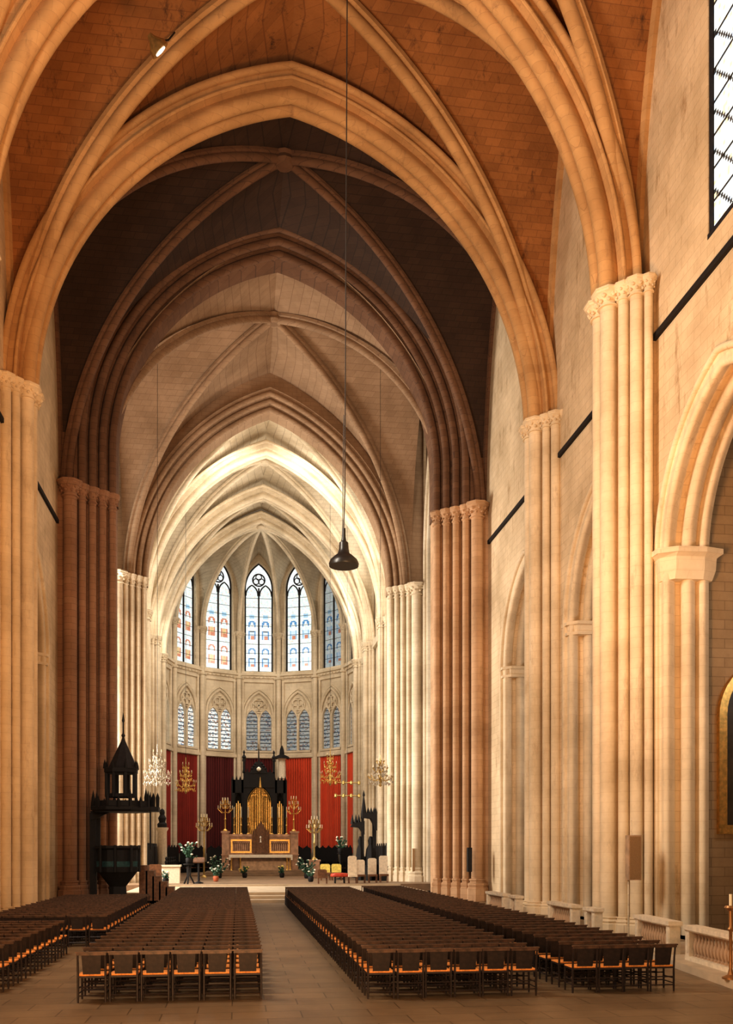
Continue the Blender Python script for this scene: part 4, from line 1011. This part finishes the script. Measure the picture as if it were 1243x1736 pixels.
for p in (624,629,634,637): B.lathe([(.12,0),(.08,.2),(0,.45)],q(p,0)[0],-.1,4,z0=q(0,1379)[1])
B.lathe([(.22,0),(.12,.7),(.04,1.3),(.09,1.4),(.0,1.8)],q(616.5,0)[0],-.1,6,z0=q(0,1382)[1])
B.build('canopy',M['black'],t,ang=0)
B=MB()
for p,w in ((611,.35),(629,.45)):
    xx=q(p,0)[0]; B.lathe([(w,0),(w,1.2),(w*.7,2.2),(w*.35,2.5),(w*.45,2.8),(w*.2,3.1)],xx,.1,8)
B.build('carved_seats',M['black'],t,ang=30)
# sconce bars
Y=74.15; x_=X_at(589,Y); z_=Z_at(589,1327,Y); dz=Z_at(589,1349,Y)-z_; L=20/S_at(589,Y)
t=thing('sanctuary_lamp_rack','two-tier horizontal brass lamp rack hanging before the right red curtain','lamp',(x_,Y,z_))
for zq in (0,dz):
    b=MB().tube([(-L,0,zq),(L,0,zq)],.05,6)
    for u in (-L,-L/3,L/3,L): b.lathe([(.02,-.2),(.12,-.1),(.12,.1),(.02,.2)],u,0,8,z0=zq)
    b.build('lamp_bar',M['brass'],t)
MB().tube([(0,0,dz),(0,0,34.5-z_)],.012,4).build('chain',M['wire'],t)
# bust on left pier
Y=68.8; x_=X_at(275,Y); z_=Z_at(275,1403,Y)
t=thing('pedestal_statue','small black statue on a tall pale pedestal before left choir shafts','statue',(x_,Y,z_))
MB().lathe([(.34,0),(.36,.25),(.22,.4),(.3,.7),(.16,.95),(.2,1.1),(.15,1.3),(.02,1.4)],n=10).build('figure',M['black'],t)
MB().lathe([(.5,FZ-z_),(.5,FZ-z_+.2),(.36,FZ-z_+.3),(.34,-.3),(.46,-.1),(.46,0)],n=8).build('pedestal',M['whitestone'],t)
x_=X_at(478,86); t=thing('statue_canopy','small dark statue canopy on the shaft right of the altar canopy','statue',(x_,91.8,Z_at(478,1320,91.8)))
x_=X_at(478,91.8); t.location.x=x_
MB().lathe([(.5,0),(.42,.1),(.36,1.9),(.5,2.0)],n=8).build('figure',M['whitestone'],t); MB().lathe([(.8,2.0),(.7,2.2),(.25,2.4),(.2,2.9),(.05,3.3)],n=8).build('hood',M['black'],t)
# ------------------------------------------------------------------ lights
def light(kind,name,loc,energy,color,size=1,rot=None,target=None,spot=None,sy=None):
    l=bpy.data.lights.new(name,kind); l.energy=energy; l.color=color
    if kind=='AREA':
        l.size=size
        if sy: l.shape='RECTANGLE'; l.size_y=sy
    elif kind in('POINT','SPOT'): l.shadow_soft_size=size
    if spot: l.spot_size=R_(spot); l.spot_blend=.8
    o=bpy.data.objects.new(name,l); COL.objects.link(o); o.location=loc
    if target is not None:
        d=Vector(target)-Vector(loc); o.rotation_euler=d.to_track_quat('-Z','Y').to_euler()
    return o
warm=(1.0,.72,.42); amber=(1.0,.55,.25); day=(1.0,.95,.86)
light('AREA','left_window_light',(-9.6,19,15),4300,(1,.92,.79),3,target=(10.5,30,10),sy=12)
light('AREA','nave_back',(3,-1,9),1300,(1,.74,.46),6,target=(-4,34,14))
light('AREA','nave_up',(-3,8,1.2),1500,amber,5,target=(0,33,32))
light('AREA','left_vault_glow',(3,15,7),2600,(1,.52,.22),3,target=(-10,32,27))
for y_ in (22,31,40): light('POINT','chapel_fill',(14.8,y_,9),230,(.9,.93,.95),.5)  # unseen point lights added to brighten the chapels
light('AREA','transept_left',(-17,54.6,11),9000,day,6,target=(9,61,7),sy=10)
light('AREA','transept_right',(17,54.6,12),900,day,6,target=(-6,60,8),sy=14)
for y_ in (65.6,74.1,81.8):
    light('AREA','clerestory_left',(-9.4,y_,23.5),1000,day,2.6,target=(8,y_-2,12),sy=8)
    light('AREA','clerestory_right',(9.4,y_,23.5),800,day,2.6,target=(-8,y_-1,22),sy=8)
light('AREA','apse_fill',(0,66,29),900,day,8,target=(0,88,14))
w=bpy.data.worlds.new('world'); bpy.context.scene.world=w; w.use_nodes=True
w.node_tree.nodes['Background'].inputs[0].default_value=(1.0,.72,.45,1); w.node_tree.nodes['Background'].inputs[1].default_value=.15
